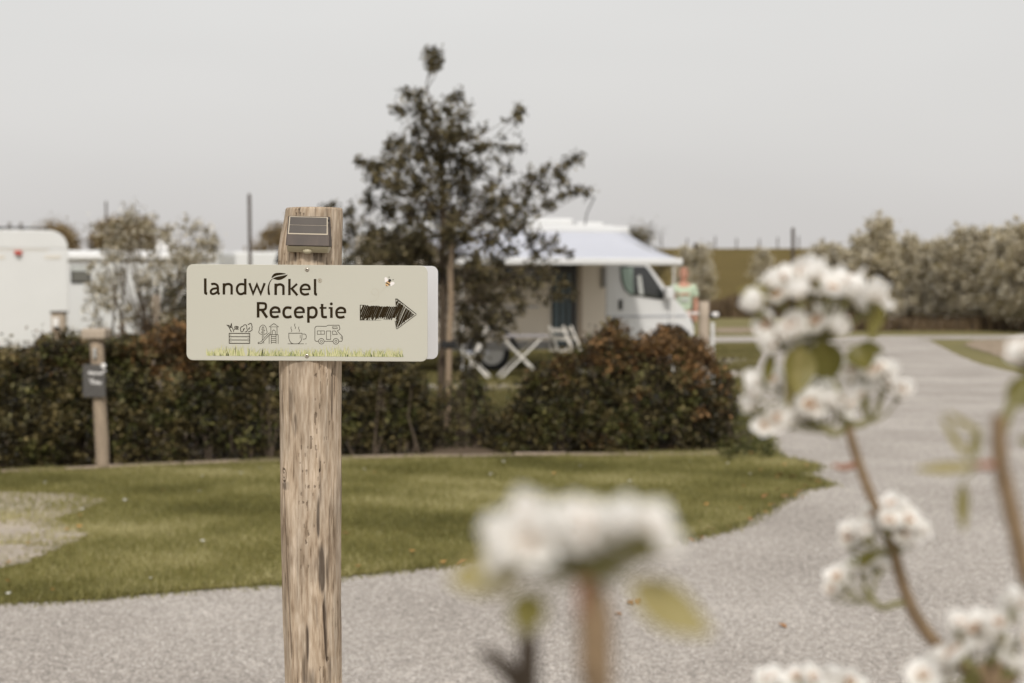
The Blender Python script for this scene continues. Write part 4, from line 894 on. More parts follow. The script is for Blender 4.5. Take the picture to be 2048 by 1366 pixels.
# ------------------------------------------------------------------ the signpost
POSTY = 3.012
edges_t = np.array([(418, 574, 686), (440, 570.5, 686), (470, 563.5, 685), (500, 559, 684), (540, 557, 683.5), (640, 557.5, 683), (760, 558, 682), (850, 559, 681.5), (945, 559, 680.5), (1020, 558.5, 679.5), (1100, 560, 678.5), (1200, 562, 677.5), (1290, 565, 678), (1366, 566.5, 679.5), (1500, 567, 681), (3000, 567, 684)], float)
sign = tag(empty('reception_sign', (P(620, 700, POSTY).x, POSTY, 0)), 'weathered round wooden post carrying a cream reception sign and a solar lamp', 'sign')
SO = np.array([sign.location.x, POSTY, 0.0])
def post_mesh():
    nz, na = 900, 300
    ztop = P(620, 419, POSTY).z
    z = np.concatenate([np.linspace(-.1, .75, 60, endpoint=False), np.linspace(.75, ztop, nz - 60)])
    py = 558 + (H - z) * FPX / POSTY * 1.0                      # close enough for the outline table
    py = np.array([683 - FPX * math.tan(math.atan2(zz - H, POSTY) + PITCH) for zz in z])
    xl = np.interp(py, edges_t[:, 0], edges_t[:, 1]); xr = np.interp(py, edges_t[:, 0], edges_t[:, 2])
    sc_ = POSTY / FPX; cx = ((xl + xr) / 2 - 1024) * sc_ * 1.0; rad = (xr - xl) / 2 * sc_
    th = np.arange(na) / na * 2 * np.pi                      # 0 = towards the camera, + to the right
    TH, Z = np.meshgrid(th, z)
    def vn(fu, fv, seed):
        g_ = np.random.default_rng(seed).uniform(-1, 1, (int((z[-1] + .2) * fv) + 3, fu)); u = TH / (2 * np.pi) * fu; v = (Z + .1) * fv
        u0 = np.floor(u).astype(int) % fu; v0 = np.floor(v).astype(int); fu_, fv_ = u - np.floor(u), v - v0; fu_ = fu_ * fu_ * (3 - 2 * fu_); fv_ = fv_ * fv_ * (3 - 2 * fv_)
        a = g_[v0, u0]; b = g_[v0, (u0 + 1) % fu]; c = g_[v0 + 1, u0]; d = g_[v0 + 1, (u0 + 1) % fu]
        return (a * (1 - fu_) + b * fu_) * (1 - fv_) + (c * (1 - fu_) + d * fu_) * fv_
    warp = vn(8, 4, 5) * .06
    disp = vn(90, 7, 1) * .0007 + vn(180 // 2, 22, 2) * .0005 + vn(40, 3, 3) * .0009 + vn(9, 2, 4) * .0012
    crack = np.zeros_like(disp)
    def zc(p_): return P(620, p_, POSTY).z
    def tha(px): return math.asin(max(-1, min(1, (px - 620) / 61.5)))
    cracks = [(595, 594, 419, 440, .9, .030), (596, 600, 470, 530, 1.0, .035), (632, 632, 419, 445, .5, .02), (655, 655, 419, 450, .35, .02), (572, 580, 930, 1310, .8, .024), (566, 568, 780, 850, 1.0, .03), (670, 668, 725, 840, .9, .035), (676, 673, 560, 800, .7, .03), (652, 658, 1190, 1320, .9, .03), (638, 640, 1180, 1250, .4, .03),
              (610, 614, 860, 1000, .25, .02), (600, 596, 1050, 1200, .25, .02), (628, 625, 760, 900, .25, .02), (645, 648, 900, 1010, .5, .03), (664, 662, 1000, 1180, .5, .025), (585, 583, 730, 900, .3, .02), (618, 612, 1240, 1366, .5, .03), (590, 592, 1250, 1400, .3, .02)]
    for p0, p1, y0, y1, dp, wd in cracks:
        za, zb = zc(y1), zc(y0); t = np.clip((Z - za) / (zb - za), 0, 1); c_ = tha(p1) + (tha(p0) - tha(p1)) * t + warp * .5
        fade = np.clip((Z - za) / .02, 0, 1) * np.clip((zb + .005 - Z) / .02, 0, 1)
        if y0 < 425: fade = np.clip((Z - za) / .02, 0, 1) * (Z <= zb + .05)
        dth = (TH - c_ + np.pi) % (2 * np.pi) - np.pi; crack += dp * np.exp(-(dth / (wd * 1.35)) ** 2) * fade
    small = (vn(150, 60, 9) > .74) & (vn(12, 6, 10) > .05); crack += small * .5          # short checks in the surface
    # knot
    kz, kt = zc(945), tha(573); du = ((TH - kt + np.pi) % (2 * np.pi) - np.pi) * .062; dv = Z - kz; rk = np.sqrt((du / .008) ** 2 + (dv / .013) ** 2); crack *= np.clip(rk - .8, 0, 1)
    disp += .003 * np.exp(-(rk / 2.2) ** 2) - .0016 * np.exp(-((rk - 1.0) / .18) ** 2) - .0014 * np.exp(-((rk - .45) / .15) ** 2)
    crack += .8 * np.exp(-((rk - 1.0) / .16) ** 2) + .6 * np.exp(-((rk - .5) / .14) ** 2) + .5 * np.exp(-((du + .001) / .0016) ** 2 - (dv / .009) ** 2)
    stain_shade = np.zeros_like(disp)
    for px, y0, y1, wd, a_ in [(644, 985, 1065, .07, .8), (650, 1080, 1175, .12, 1.0), (641, 1100, 1160, .10, .5), (655, 1170, 1310, .07, .8), (617, 1235, 1310, .06, .75), (610, 1290, 1366, .12, .6), (590, 770, 830, .14, .4), (596, 820, 870, .10, .5), (660, 1100, 1150, .05, .5), (625, 1320, 1400, .2, .5), (575, 955, 975, .25, .55), (610, 690, 735, .35, .3), (662, 1290, 1366, .1, .5), (640, 500, 528, .25, .65), (600, 512, 528, .2, .3), (668, 740, 800, .1, .4)]:  # stains, plus painted shadows just below the lamp and below the board
        dth = (TH - tha(px) + warp + np.pi) % (2 * np.pi) - np.pi; zm, zh = zc((y0 + y1) / 2), (y1 - y0) / 2 * sc_
        stain_shade = np.maximum(stain_shade, a_ * np.exp(-(dth / wd) ** 2) * np.exp(-((Z - zm) / (zh * 1.05)) ** 4))
    nz_ = .5 + .5 * vn(70, 14, 12); nf_ = .5 + .5 * vn(110, 45, 13); ns_ = .5 + .5 * vn(140, 9, 14); stain_shade = np.clip((stain_shade * (.35 + .5 * nz_ + .5 * nf_ + .6 * ns_) - .2) * 1.7, 0, 1)
    grain = .5 + .22 * vn(90, 6, 20) + .25 * vn(60, 17, 21) + .3 * vn(100, 50, 22) + .25 * vn(14, 5, 23)
    Rr = rad[:, None] + disp - crack * .0042 - stain_shade * .0006
    topj = Rr.copy()
    X = cx[:, None] + np.sin(TH) * Rr; Yv = POSTY - np.cos(TH) * Rr
    Zv = Z.copy(); Zv[-1] += vn(60, 4, 33)[-1] * .0022; Zv[-1] -= np.clip(crack[-1], 0, 1) * .003
    V = np.stack([X, Yv, Zv], -1).reshape(-1, 3)
    n_ = nz; i = np.arange(n_ - 1)[:, None] * na; j = np.arange(na)[None]; j2 = (j + 1) % na
    F = np.stack([i + j, i + j2, i + na + j2, i + na + j], -1).reshape(-1, 4)
    # top: two inner rings
    base = len(V); top = V[-na:]; ctr = top.mean(0)
    r1 = ctr + (top - ctr) * .96; r1[:, 2] = ctr[2] + .003; r2 = ctr + (top - ctr) * .04; r2[:, 2] = ctr[2] + .002
    V = np.concatenate([V, r1, r2]); jj = np.arange(na); k2 = (jj + 1) % na
    F = np.concatenate([F, np.stack([base - na + jj, base - na + k2, base + k2, base + jj], -1), np.stack([base + jj, base + k2, base + na + k2, base + na + jj], -1)])
    me = np_mesh('post', V - SO, F)
    for nm, arr in (('crack', crack), ('stain_shade', stain_shade), ('grain', grain)):
        a = me.attributes.new(nm, 'FLOAT', 'POINT'); a.data.foreach_set('value', np.concatenate([np.clip(arr, 0, 1).ravel(), np.full(2 * na, .3 if nm == 'grain' else 0)]).astype(np.float32))
    return me
m, n, l = newmat('post_wood')
o = n.new('ShaderNodeOutputMaterial'); p = n.new('ShaderNodeBsdfPrincipled'); l(p.outputs[0], o.inputs[0]); p.inputs['Roughness'].default_value = .82; p.inputs['Specular IOR Level'].default_value = .2
at = {}
for k in ('crack', 'stain_shade', 'grain'): at[k] = n.new('ShaderNodeAttribute'); at[k].attribute_name = k
t_ = n.new('ShaderNodeTexCoord'); mp = n.new('ShaderNodeMapping'); mp.inputs['Scale'].default_value = (1, 1, .09); l(t_.outputs['Object'], mp.inputs[0])
nz = n.new('ShaderNodeTexNoise'); nz.inputs['Scale'].default_value = 300; nz.inputs['Detail'].default_value = 7; nz.inputs['Roughness'].default_value = .75; l(mp.outputs[0], nz.inputs['Vector'])
mp2 = n.new('ShaderNodeMapping'); mp2.inputs['Scale'].default_value = (1, 1, .3); l(t_.outputs['Object'], mp2.inputs[0])
nb = n.new('ShaderNodeTexNoise'); nb.inputs['Scale'].default_value = 26; nb.inputs['Detail'].default_value = 5; l(mp2.outputs[0], nb.inputs['Vector'])
mg = n.new('ShaderNodeMix'); mg.inputs[0].default_value = .68; l(at['grain'].outputs['Fac'], mg.inputs[2]); l(nz.outputs[0], mg.inputs[3])
r_ = n.new('ShaderNodeValToRGB'); l(mg.outputs[0], r_.inputs[0])
for i, (q, c_) in enumerate([(.28, (.17, .12, .078)), (.42, (.33, .25, .175)), (.58, (.445, .355, .265)), (.75, (.57, .475, .375))]):
    e = r_.color_ramp.elements[i] if i < 2 else r_.color_ramp.elements.new(q); e.position = q; e.color = (*c_, 1)
mrg = n.new('ShaderNodeMapRange'); mrg.inputs[1].default_value = .3; mrg.inputs[2].default_value = .7; mrg.inputs[3].default_value = .66; mrg.inputs[4].default_value = 1.16; l(nb.outputs[0], mrg.inputs[0])
sc2 = n.new('ShaderNodeVectorMath'); sc2.operation = 'SCALE'; l(r_.outputs[0], sc2.inputs[0]); l(mrg.outputs[0], sc2.inputs['Scale'])
ms = n.new('ShaderNodeMix'); ms.data_type = 'RGBA'; ms.inputs[7].default_value = (.045, .033, .025, 1)
mst = n.new('ShaderNodeMath'); mst.operation = 'MULTIPLY'; mst.inputs[1].default_value = .82; l(at['stain_shade'].outputs['Fac'], mst.inputs[0]); l(mst.outputs[0], ms.inputs[0]); l(sc2.outputs[0], ms.inputs[6])
mc = n.new('ShaderNodeMix'); mc.data_type = 'RGBA'; mc.inputs[7].default_value = (.05, .032, .02, 1)
l(at['crack'].outputs['Fac'], mc.inputs[0]); l(ms.outputs[2], mc.inputs[6]); l(mc.outputs[2], p.inputs['Base Color'])
bmp = n.new('ShaderNodeBump'); bmp.inputs['Strength'].default_value = .55; bmp.inputs['Distance'].default_value = .0015; l(nz.outputs[0], bmp.inputs['Height']); l(bmp.outputs[0], p.inputs['Normal'])
link('post', post_mesh(), 'post_wood', sign, smooth=True)

SY = 2.943                                                    # front face of the board
ROT = math.atan2(3.2, 482)
def SP(px, py, Y=SY): v = P(px, py, SY); return (v.x - SO[0], Y - SO[1], v.z)
def rounded(x0, y0, x1, y1, r, sk=3.0, n_=7):
    pts = []
    for cx, cy, a0 in ((x1 - r, y0 + r, -90), (x1 - r, y1 - r, 0), (x0 + r, y1 - r, 90), (x0 + r, y0 + r, 180)):
        for i in range(n_ + 1):
            a = R(a0 + 90 * i / n_); x, y = cx + r * math.cos(a), cy + r * math.sin(a); pts.append((x, y + (x - x0) / (x1 - x0) * sk))
    return pts
def panel(name, pts, y0, y1, mat, parent, bevel=.0008):
    mb = MB(); q = [SP(x, y) for x, y in pts]; mb.prism([(a[0], a[2]) for a in q], y0 - SO[1], y1 - SO[1]); return mb.build(name, mat, parent, bevel=bevel, seg=1)
board = panel('front_board', rounded(373, 528.3, 855, 720.5, 13), SY, SY + .004, 'sign_edge', sign)
panel('printed_face', rounded(373.4, 528.7, 854.6, 719.4, 12.6), SY - .0005, SY + .001, 'sign_face', board, bevel=0)
# the second board on the back of the post
YB2 = 3.082
def SPb(px, py): v = P(px, py, YB2); return (v.x - SO[0], v.z)
mb = MB(); mb.prism([SPb(x, y) for x, y in rounded(408, 530.5, 876, 717.0, 13, 1.5)], YB2 - SO[1], YB2 + .004 - SO[1]); mb.build('back_board', 'sign_back', sign, bevel=.001, seg=1)
for k_, zz in ((560, 0), (690, 0)):
    a = SP(620, k_); MB().box(a[0] - .045, a[0] + .045, .055, .072, a[2] - .012, a[2] + .012).build('mounting_block', 'grey_trim', sign)
# flat print
def ribbon(mb, pts, wd, y, closed=False):
    """constant width stroke in picture px on the board; wd in px"""
    P2 = [Vector(p[:2]) for p in pts]; n_ = len(P2); Lf, Rt = [], []
    for i in range(n_):
        if closed: a, b = P2[i - 1], P2[(i + 1) % n_]
        else: a, b = P2[max(i - 1, 0)], P2[min(i + 1, n_ - 1)]
        t1 = (P2[i] - a) if (P2[i] - a).length > 1e-6 else (b - P2[i]); t2 = (b - P2[i]) if (b - P2[i]).length > 1e-6 else t1
        t1, t2 = t1.normalized(), t2.normalized(); t = (t1 + t2); t = t.normalized() if t.length > 1e-4 else t1
        nn = Vector((-t.y, t.x)); k_ = 1 / max(.45, nn.dot(Vector((-t1.y, t1.x)))); h_ = wd / 2 * k_
        Lf.append(P2[i] + nn * h_); Rt.append(P2[i] - nn * h_)
    k = len(mb.v); m_ = n_
    for q in Lf + Rt: mb.v.append(SP(q.x, q.y, y))
    for i in range(m_ if closed else m_ - 1): j = (i + 1) % m_; mb.f.append((k + i, k + j, k + m_ + j, k + m_ + i))
def smooth_pts(pts, it=2, closed=False):
    for _ in range(it):
        o = [] if closed else [pts[0]]
        rngi = range(len(pts)) if closed else range(len(pts) - 1)
        for i in rngi:
            a, b = pts[i], pts[(i + 1) % len(pts)]
            o += [(a[0] * .75 + b[0] * .25, a[1] * .75 + b[1] * .25), (a[0] * .25 + b[0] * .75, a[1] * .25 + b[1] * .75)]
        if not closed: o.append(pts[-1])
        pts = o
    return pts
def fillpoly(mb, pts, y):
    k = len(mb.v)
    for p_ in pts: mb.v.append(SP(p_[0], p_[1], y))
    mb.f.append(tuple(range(k, k + len(pts))))
def tri_build(mb, name, mat, parent):
    me = bpy.data.meshes.new(name); me.from_pydata(mb.v, [], mb.f); me.update(); bm = bmesh.new(); bm.from_mesh(me); bmesh.ops.triangulate(bm, faces=[f for f in bm.faces if len(f.verts) > 4], ngon_method='EAR_CLIP'); bm.to_mesh(me); bm.free()
    return link(name, me, mat, parent)
PL = SY - .0008
lay = [0]
def ny():
    lay[0] += 1; return PL - .00001 * (lay[0] % 30)
def T1(pts, ox, oy=540, s=13.653): return [(ox + x / s, oy + y / s) for x, y in pts]
mb = MB()
def st(pts, wd, ox=400, oy=540, s=13.653, sm=True): ribbon(mb, smooth_pts(T1(pts, ox, oy, s), 2) if sm and len(pts) > 2 else T1(pts, ox, oy, s), wd * 1.06 / s, ny())
st([(146, 228), (146, 590), (152, 640), (200, 645)], 68)
st([(308, 388), (345, 378), (390, 376), (440, 390), (480, 425), (492, 480), (492, 580), (500, 640), (540, 655)], 60)
st([(492, 500), (420, 500), (340, 520), (296, 565), (296, 620), (330, 655), (400, 650), (460, 610), (490, 580)], 56)
st([(655, 362), (655, 670)], 66); st([(655, 500), (672, 410), (740, 384), (800, 380), (866, 420), (866, 500), (866, 670)], 62)
st([(1238, 235), (1238, 670)], 64); st([(1225, 400), (1150, 380), (1060, 395), (1010, 480), (1010, 570), (1060, 650), (1140, 665), (1225, 612)], 60)
st([(1352, 358), (1452, 645), (1556, 395), (1660, 645), (1768, 358)], 60, sm=False)
st([(430, 370), (430, 682)], 68, 520); st([(430, 510), (447, 420), (510, 396), (570, 390), (642, 430), (642, 510), (642, 682)], 64, 520)
st([(805, 242), (805, 686)], 64, 520); st([(1015, 378), (848, 525)], 54, 520); st([(868, 508), (1022, 690)], 62, 520)
st([(1125, 528), (1360, 528)], 44, 520); st([(1355, 545), (1352, 450), (1290, 400), (1200, 398), (1125, 460), (1110, 540), (1130, 630), (1200, 670), (1270, 668), (1340, 645)], 60, 520)
st([(1505, 245), (1505, 610), (1512, 665), (1560, 668)], 64, 520)
fillpoly(mb, smooth_pts(T1([(1848, 600), (1858, 682), (1922, 682), (1905, 600), (1894, 500), (1900, 400), (1925, 320), (1975, 255), (2010, 225), (1960, 245), (1905, 310), (1866, 400), (1846, 500)], 400), 1, True), ny())
fillpoly(mb, smooth_pts(T1([(312, 232), (330, 165), (370, 110), (430, 80), (540, 74), (640, 84), (726, 100), (640, 122), (520, 138), (430, 158), (370, 192)], 520), 1, True), ny())
fillpoly(mb, smooth_pts(T1([(345, 242), (400, 205), (460, 185), (540, 170), (650, 150), (720, 133), (768, 118), (720, 178), (660, 222), (580, 262), (510, 276), (450, 268), (405, 250)], 520), 1, True), ny())
tri_build(mb, 'shop_name_lettering', 'print_brown', board)
mb = MB()
cc = [(520 + (1635 + 52 * math.cos(a)) / 13.653, 540 + (288 + 52 * math.sin(a)) / 13.653) for a in np.linspace(0, 2 * math.pi, 20, endpoint=False)]
ribbon(mb, cc, .8, ny(), True); st([(1620, 312), (1620, 265), (1648, 268), (1648, 288), (1622, 290), (1652, 314)], 11, 520, sm=False)
tri_build(mb, 'registered_mark', 'print_pale_brown', board)
mb = MB()
def s3(pts, wd, sm=True): st(pts, wd, 500, 595, 10.24, sm)
s3([(168, 92), (168, 410)], 52); s3([(180, 116), (260, 115), (322, 125), (330, 185), (318, 240), (260, 252), (180, 252)], 46); s3([(245, 255), (350, 412)], 52)
def ee(dx, dy): s3([(430 + dx, 298 + dy), (612 + dx, 298 + dy)], 34); s3([(602 + dx, 312 + dy), (602 + dx, 240 + dy), (560 + dx, 206 + dy), (490 + dx, 200 + dy), (430 + dx, 250 + dy), (424 + dx, 320 + dy), (445 + dx, 390 + dy), (520 + dx, 405 + dy), (592 + dx, 382 + dy)], 48)
ee(0, 0); s3([(850, 218), (800, 204), (730, 206), (692, 260), (688, 340), (720, 400), (790, 405), (852, 384)], 50); ee(498, 3)
s3([(1197, 190), (1197, 516)], 50); s3([(1200, 240), (1245, 205), (1320, 205), (1362, 260), (1362, 345), (1320, 405), (1250, 408), (1200, 385)], 50)
s3([(1478, 130), (1478, 350), (1490, 402), (1578, 400)], 50); s3([(1425, 213), (1568, 213)], 34)
s3([(1668, 198), (1668, 418)], 50); s3([(1612, 213), (1668, 213)], 34); ee(1345, 8)
fillpoly(mb, T1([(1667 + 30 * math.cos(a), 130 + 30 * math.sin(a)) for a in np.linspace(0, 6.283, 16, endpoint=False)], 500, 595, 10.24), ny())
tri_build(mb, 'reception_lettering', 'print_brown', board)
# line icons (zoomed 15.754x)
def ic(mb, pts, wd=15, ox=440, sm=0, closed=False): p_ = T1(pts, ox, 640, 15.754); p_ = smooth_pts(p_, sm, closed) if sm else p_; ribbon(mb, p_, wd / 15.754, ny(), closed)
def circ(mb, x, y, r, wd, ox): ic(mb, [(x + r * math.cos(a), y + r * math.sin(a)) for a in np.linspace(0, 2 * math.pi, 20, endpoint=False)], wd, ox, 0, True)
mb = MB()
ic(mb, [(292, 418), (940, 424), (938, 736), (292, 734)], 22, 440, 0, True); ic(mb, [(300, 524), (935, 526)], 20); ic(mb, [(300, 628), (935, 630)], 20)
for x_ in (345, 890):
    for y_ in (472, 576, 682): circ(mb, x_, y_, 7, 10, 440)
ic(mb, [(215, 150), (265, 195), (310, 260), (330, 320), (365, 375)], 24, 440, 1); ic(mb, [(265, 160), (310, 190), (330, 240), (345, 160), (368, 100)], 22, 440, 1); ic(mb, [(330, 235), (375, 225), (405, 270), (395, 300)], 18, 440, 1); ic(mb, [(365, 110), (372, 190), (380, 240)], 20)
ic(mb, [(432, 372), (432, 310), (460, 275), (530, 290), (595, 280)], 22, 440, 1); ic(mb, [(455, 230), (490, 190), (540, 200), (590, 215), (560, 245), (500, 250)], 20, 440, 1, True); ic(mb, [(520, 200), (550, 280)], 20)
ic(mb, [(640, 260), (680, 210), (730, 195), (770, 145), (830, 150), (850, 210), (845, 260), (870, 320), (840, 370), (785, 375)], 20, 440, 1); ic(mb, [(640, 260), (660, 310), (650, 350), (690, 380), (735, 350), (740, 290), (790, 275)], 20, 440, 1); ic(mb, [(735, 300), (770, 260)], 26)
ic(mb, [(880, 140), (930, 125), (960, 98), (1000, 120), (1005, 190), (1022, 220), (1000, 260), (1022, 310), (985, 330), (940, 370), (885, 372)], 20, 440, 1); ic(mb, [(900, 270), (935, 240), (905, 310)], 24, 440, 0)
tri_build(mb, 'vegetable_crate_icon', 'print_brown', board)
mb = MB()
ic(mb, [(1335, 452), (1260, 440), (1215, 385), (1245, 320), (1240, 260), (1285, 190), (1350, 148), (1420, 180), (1460, 250), (1465, 320), (1495, 380), (1450, 440), (1385, 452)], 15, 440, 1)
ic(mb, [(1335, 640), (1335, 230), (1362, 210), (1382, 230), (1382, 560)], 15, 440); ic(mb, [(1335, 300), (1300, 280)], 14); ic(mb, [(1382, 345), (1415, 315)], 16); ic(mb, [(1335, 390), (1290, 375)], 14); ic(mb, [(1335, 700), (1335, 740)], 14); ic(mb, [(1382, 680), (1382, 740)], 14)
ic(mb, [(1585, 405), (1530, 420), (1480, 480), (1310, 670), (1260, 700), (1205, 700)], 15, 440, 1); ic(mb, [(1600, 462), (1555, 470), (1400, 640), (1310, 735), (1260, 745), (1205, 742), (1205, 700)], 15, 440)
ic(mb, [(1555, 215), (1640, 150), (1700, 112), (1760, 150), (1845, 215)], 15, 440, 0, True)
ic(mb, [(1605, 215), (1605, 455)], 15); ic(mb, [(1798, 215), (1798, 455)], 15); ic(mb, [(1650, 450), (1650, 350), (1695, 308), (1745, 350), (1745, 450)], 14, 440)
ic(mb, [(1555, 460), (1835, 460)], 15)
for x_ in (1550, 1618, 1768, 1835): ic(mb, [(x_, 460), (x_, 748)], 14)
for y_ in (520, 582, 642, 705): ic(mb, [(1618, y_), (1768, y_)], 14)
tri_build(mb, 'playground_icon', 'print_brown', board)
mb = MB()
ic(mb, [(200, 415), (620, 415), (612, 570), (590, 650), (520, 735), (460, 748), (340, 748), (280, 725), (225, 650), (203, 570)], 15, 565, 0, True); ic(mb, [(165, 748), (675, 748)], 12, 565); ic(mb, [(725, 748), (762, 748)], 12, 565); ic(mb, [(640, 440), (710, 440), (752, 480), (750, 570), (710, 600), (640, 602)], 14, 565, 1); ic(mb, [(560, 470), (560, 575)], 12, 565)
for dx, dy in ((0, 0), (115, -92), (240, 0)): ic(mb, [(282 + dx, 208 + dy), (262 + dx, 250 + dy), (285 + dx, 300 + dy), (302 + dx, 330 + dy), (285 + dx, 372 + dy)], 13, 565, 2)
tri_build(mb, 'coffee_cup_icon', 'print_brown', board)
mb = MB()
ic(mb, [(1140, 670), (1050, 668), (1022, 640), (1022, 250), (1045, 210), (1090, 195), (1380, 198), (1435, 165), (1780, 162), (1810, 265), (1800, 300), (1728, 340), (1800, 430), (1870, 490), (1892, 540), (1885, 650), (1860, 670), (1775, 670)], 16, 565); ic(mb, [(1318, 670), (1590, 670)], 15, 565)
circ(mb, 1226, 668, 88, 16, 565); circ(mb, 1226, 668, 34, 12, 565); circ(mb, 1684, 670, 90, 16, 565); circ(mb, 1684, 670, 34, 12, 565)
ic(mb, [(1098, 342), (1325, 342), (1325, 448), (1098, 448)], 14, 565, 0, True); ic(mb, [(1212, 342), (1212, 448)], 14, 565); ic(mb, [(1385, 345), (1520, 345), (1520, 612), (1385, 612)], 14, 565, 0, True)
ic(mb, [(1580, 345), (1665, 345), (1730, 450), (1580, 452)], 14, 565, 0, True); ic(mb, [(1580, 215), (1720, 215), (1730, 270), (1590, 272)], 14, 565, 0, True); ic(mb, [(1880, 525), (1840, 545), (1850, 585), (1882, 595)], 12, 565)
tri_build(mb, 'camper_icon', 'print_brown', board)
# arrow in felt pen strokes (zoomed 11.387x)
random.seed(3); mb = MB()
def ar(pts, wd): ribbon(mb, T1(pts, 710, 545, 11.387), wd / 11.387, ny())
for (a, b) in (((118, 738), (118, 1090)), ((124, 742), (130, 1085)), ((925, 590), (935, 800)), ((912, 1095), (945, 1285)), ((945, 588), (1395, 945)), ((1395, 960), (955, 1288)), ((1130, 745), (1400, 950))): ar([a, b], 12)
ar([(118, 1085), (600, 1085)], 5); ar([(118, 740), (240, 745)], 12); ar([(925, 600), (1110, 725)], 14)
x_ = 150
while x_ < 1010:
    t0 = 750 + max(0, (x_ - 250)) * .04 + random.uniform(-8, 18); b0 = 1060 + random.uniform(-45, 30); kx = .42
    top_, bot_ = (x_ + 40, t0), (x_ + 40 - (b0 - t0) * kx, b0)
    if bot_[0] < 130: f_ = (x_ + 40 - 130) / ((b0 - t0) * kx); bot_ = (130, t0 + (b0 - t0) * f_)
    if top_[0] < 1010: ar([top_, ((top_[0] + bot_[0]) / 2 + random.uniform(-3, 3), (top_[1] + bot_[1]) / 2), bot_], random.uniform(15, 27))
    x_ += random.uniform(17, 24)
x_ = 940
while x_ < 1385:          # head
    for seg in (0,):
        yt = 590 + (x_ - 935) * .80 + 22; yb_ = 1285 - (x_ - 945) * .74 - 14; xx = x_; pts_ = []
        k_ = .42; x1_ = xx; y1_ = yt
        t_ = 0
        while x1_ > 935 and y1_ < 1285 - (x1_ - 945) * .74 - 16 and t_ < 200: x1_ -= 4 * k_; y1_ += 4; t_ += 1
        if t_ > 3: ar([(xx, yt + random.uniform(0, 22)), (x1_, y1_ - random.uniform(0, 26))], random.uniform(15, 28))
    x_ += random.uniform(17, 25)
y_ = 1000
while y_ < 1270:
    x1_, y1_ = 945, y_; x0_ = x1_; 
    xx, yy, t_ = 930 + (y_ - 1000) * .06, y_, 0
    while yy < 1285 - (xx - 945) * .74 - 18 and t_ < 120: xx += 2; yy -= 0; t_ += 1
    ar([(940, yy + 10), (940 + min(70, (1270 - yy) * .45), yy - 60)], random.uniform(12, 22)); y_ += random.uniform(30, 50)
tri_build(mb, 'arrow_print', 'print_brown', board)
# bee and its dotted trail
def ell(cx, cy, a_, b_, rot, n_=20): return T1([(cx + a_ * math.cos(t) * math.cos(rot) - b_ * math.sin(t) * math.sin(rot), cy + a_ * math.cos(t) * math.sin(rot) + b_ * math.sin(t) * math.cos(rot)) for t in np.linspace(0, 2 * math.pi, n_, endpoint=False)], 710, 545, 11.387)
mb = MB(); fillpoly(mb, ell(712, 155, 52, 36, R(60)), ny()); fillpoly(mb, ell(700, 195, 26, 22, 0), ny()); fillpoly(mb, ell(852, 248, 52, 36, R(-10)), ny()); fillpoly(mb, ell(830, 288, 26, 18, 0), ny()); wg = tri_build(mb, 'bee_wings', 'print_wing', board)
mb = MB(); fillpoly(mb, ell(750, 250, 72, 45, R(-55)), ny()); fillpoly(mb, ell(780, 205, 30, 26, 0), ny()); tri_build(mb, 'bee_body', 'print_amber', board)
mb = MB(); fillpoly(mb, ell(795, 178, 34, 28, R(30)), ny()); ribbon(mb, T1([(752, 195), (800, 225)], 710, 545, 11.387), 2.0, ny()); ribbon(mb, T1([(702, 235), (745, 250), (795, 290)], 710, 545, 11.387), 2.1, ny()); ribbon(mb, T1([(710, 285), (735, 312)], 710, 545, 11.387), 1.2, ny())
fillpoly(mb, ell(778, 105, 13, 12, 0, 8), ny()); fillpoly(mb, ell(868, 163, 13, 12, 0, 8), ny()); tri_build(mb, 'bee_stripes', 'print_black', board)
trail = smooth_pts([(710, 325), (660, 370), (600, 430), (560, 465), (520, 495), (460, 520), (395, 495), (372, 440), (395, 385), (450, 360), (510, 380), (538, 430), (540, 480), (538, 550), (500, 615), (430, 655), (330, 672), (220, 678), (150, 692), (130, 712)], 2)
mb = MB(); acc = 0
for a, b in zip(trail[:-1], trail[1:]):
    d_ = math.dist(a, b); acc += d_
    if (acc % 38) < 20: ribbon(mb, T1([a, b], 710, 545, 11.387), .62, ny())
tri_build(mb, 'bee_trail', 'print_dash', board)
# printed grass
random.seed(9)
for nm, mt, cnt, h0, h1 in (('grass_print', 'grass_print_a', 330, 9, 22), ('grass_print', 'grass_print_b', 210, 6, 18), ('grass_print', 'grass_print_c', 105, 6, 15)):
    mb = MB()
    for i in range(cnt):
        x_ = random.uniform(414, 806); big = 1.15 if (440 < x_ < 500 or 640 < x_ < 700) else .9; h_ = random.uniform(h0, h1) * big; ln_ = random.gauss(-.5, 4.0); b_ = 711.2 + (x_ - 414) / 392 * 2.6; w_ = random.uniform(.7, 1.5)
        fillpoly(mb, [(x_ - w_, b_), (x_ + w_, b_), (x_ + ln_ * .5 + w_ * .6, b_ - h_ * .6), (x_ + ln_, b_ - h_), (x_ + ln_ * .4 - w_ * .6, b_ - h_ * .55)], ny())
    tag(tri_build(mb, nm, mt, board), kind='stuff')
for px, py in ((614.5, 539), (614, 711.5)):
    a = SP(px, py); sc_o = MB().tube([(a[0], SY - SO[1] + .001, a[2]), (a[0], SY - SO[1] - .002, a[2]), (a[0], SY - SO[1] - .003, a[2])], [.0046, .0044, .003], 14).build('screw', 'screw_metal', sign, smooth=True)
    MB().cyl((a[0], SY - SO[1] - .0034, a[2] + .0004), (a[0], SY - SO[1] - .0028, a[2] + .0004), .0017, 8).build('screw_slot', 'print_black', sc_o)
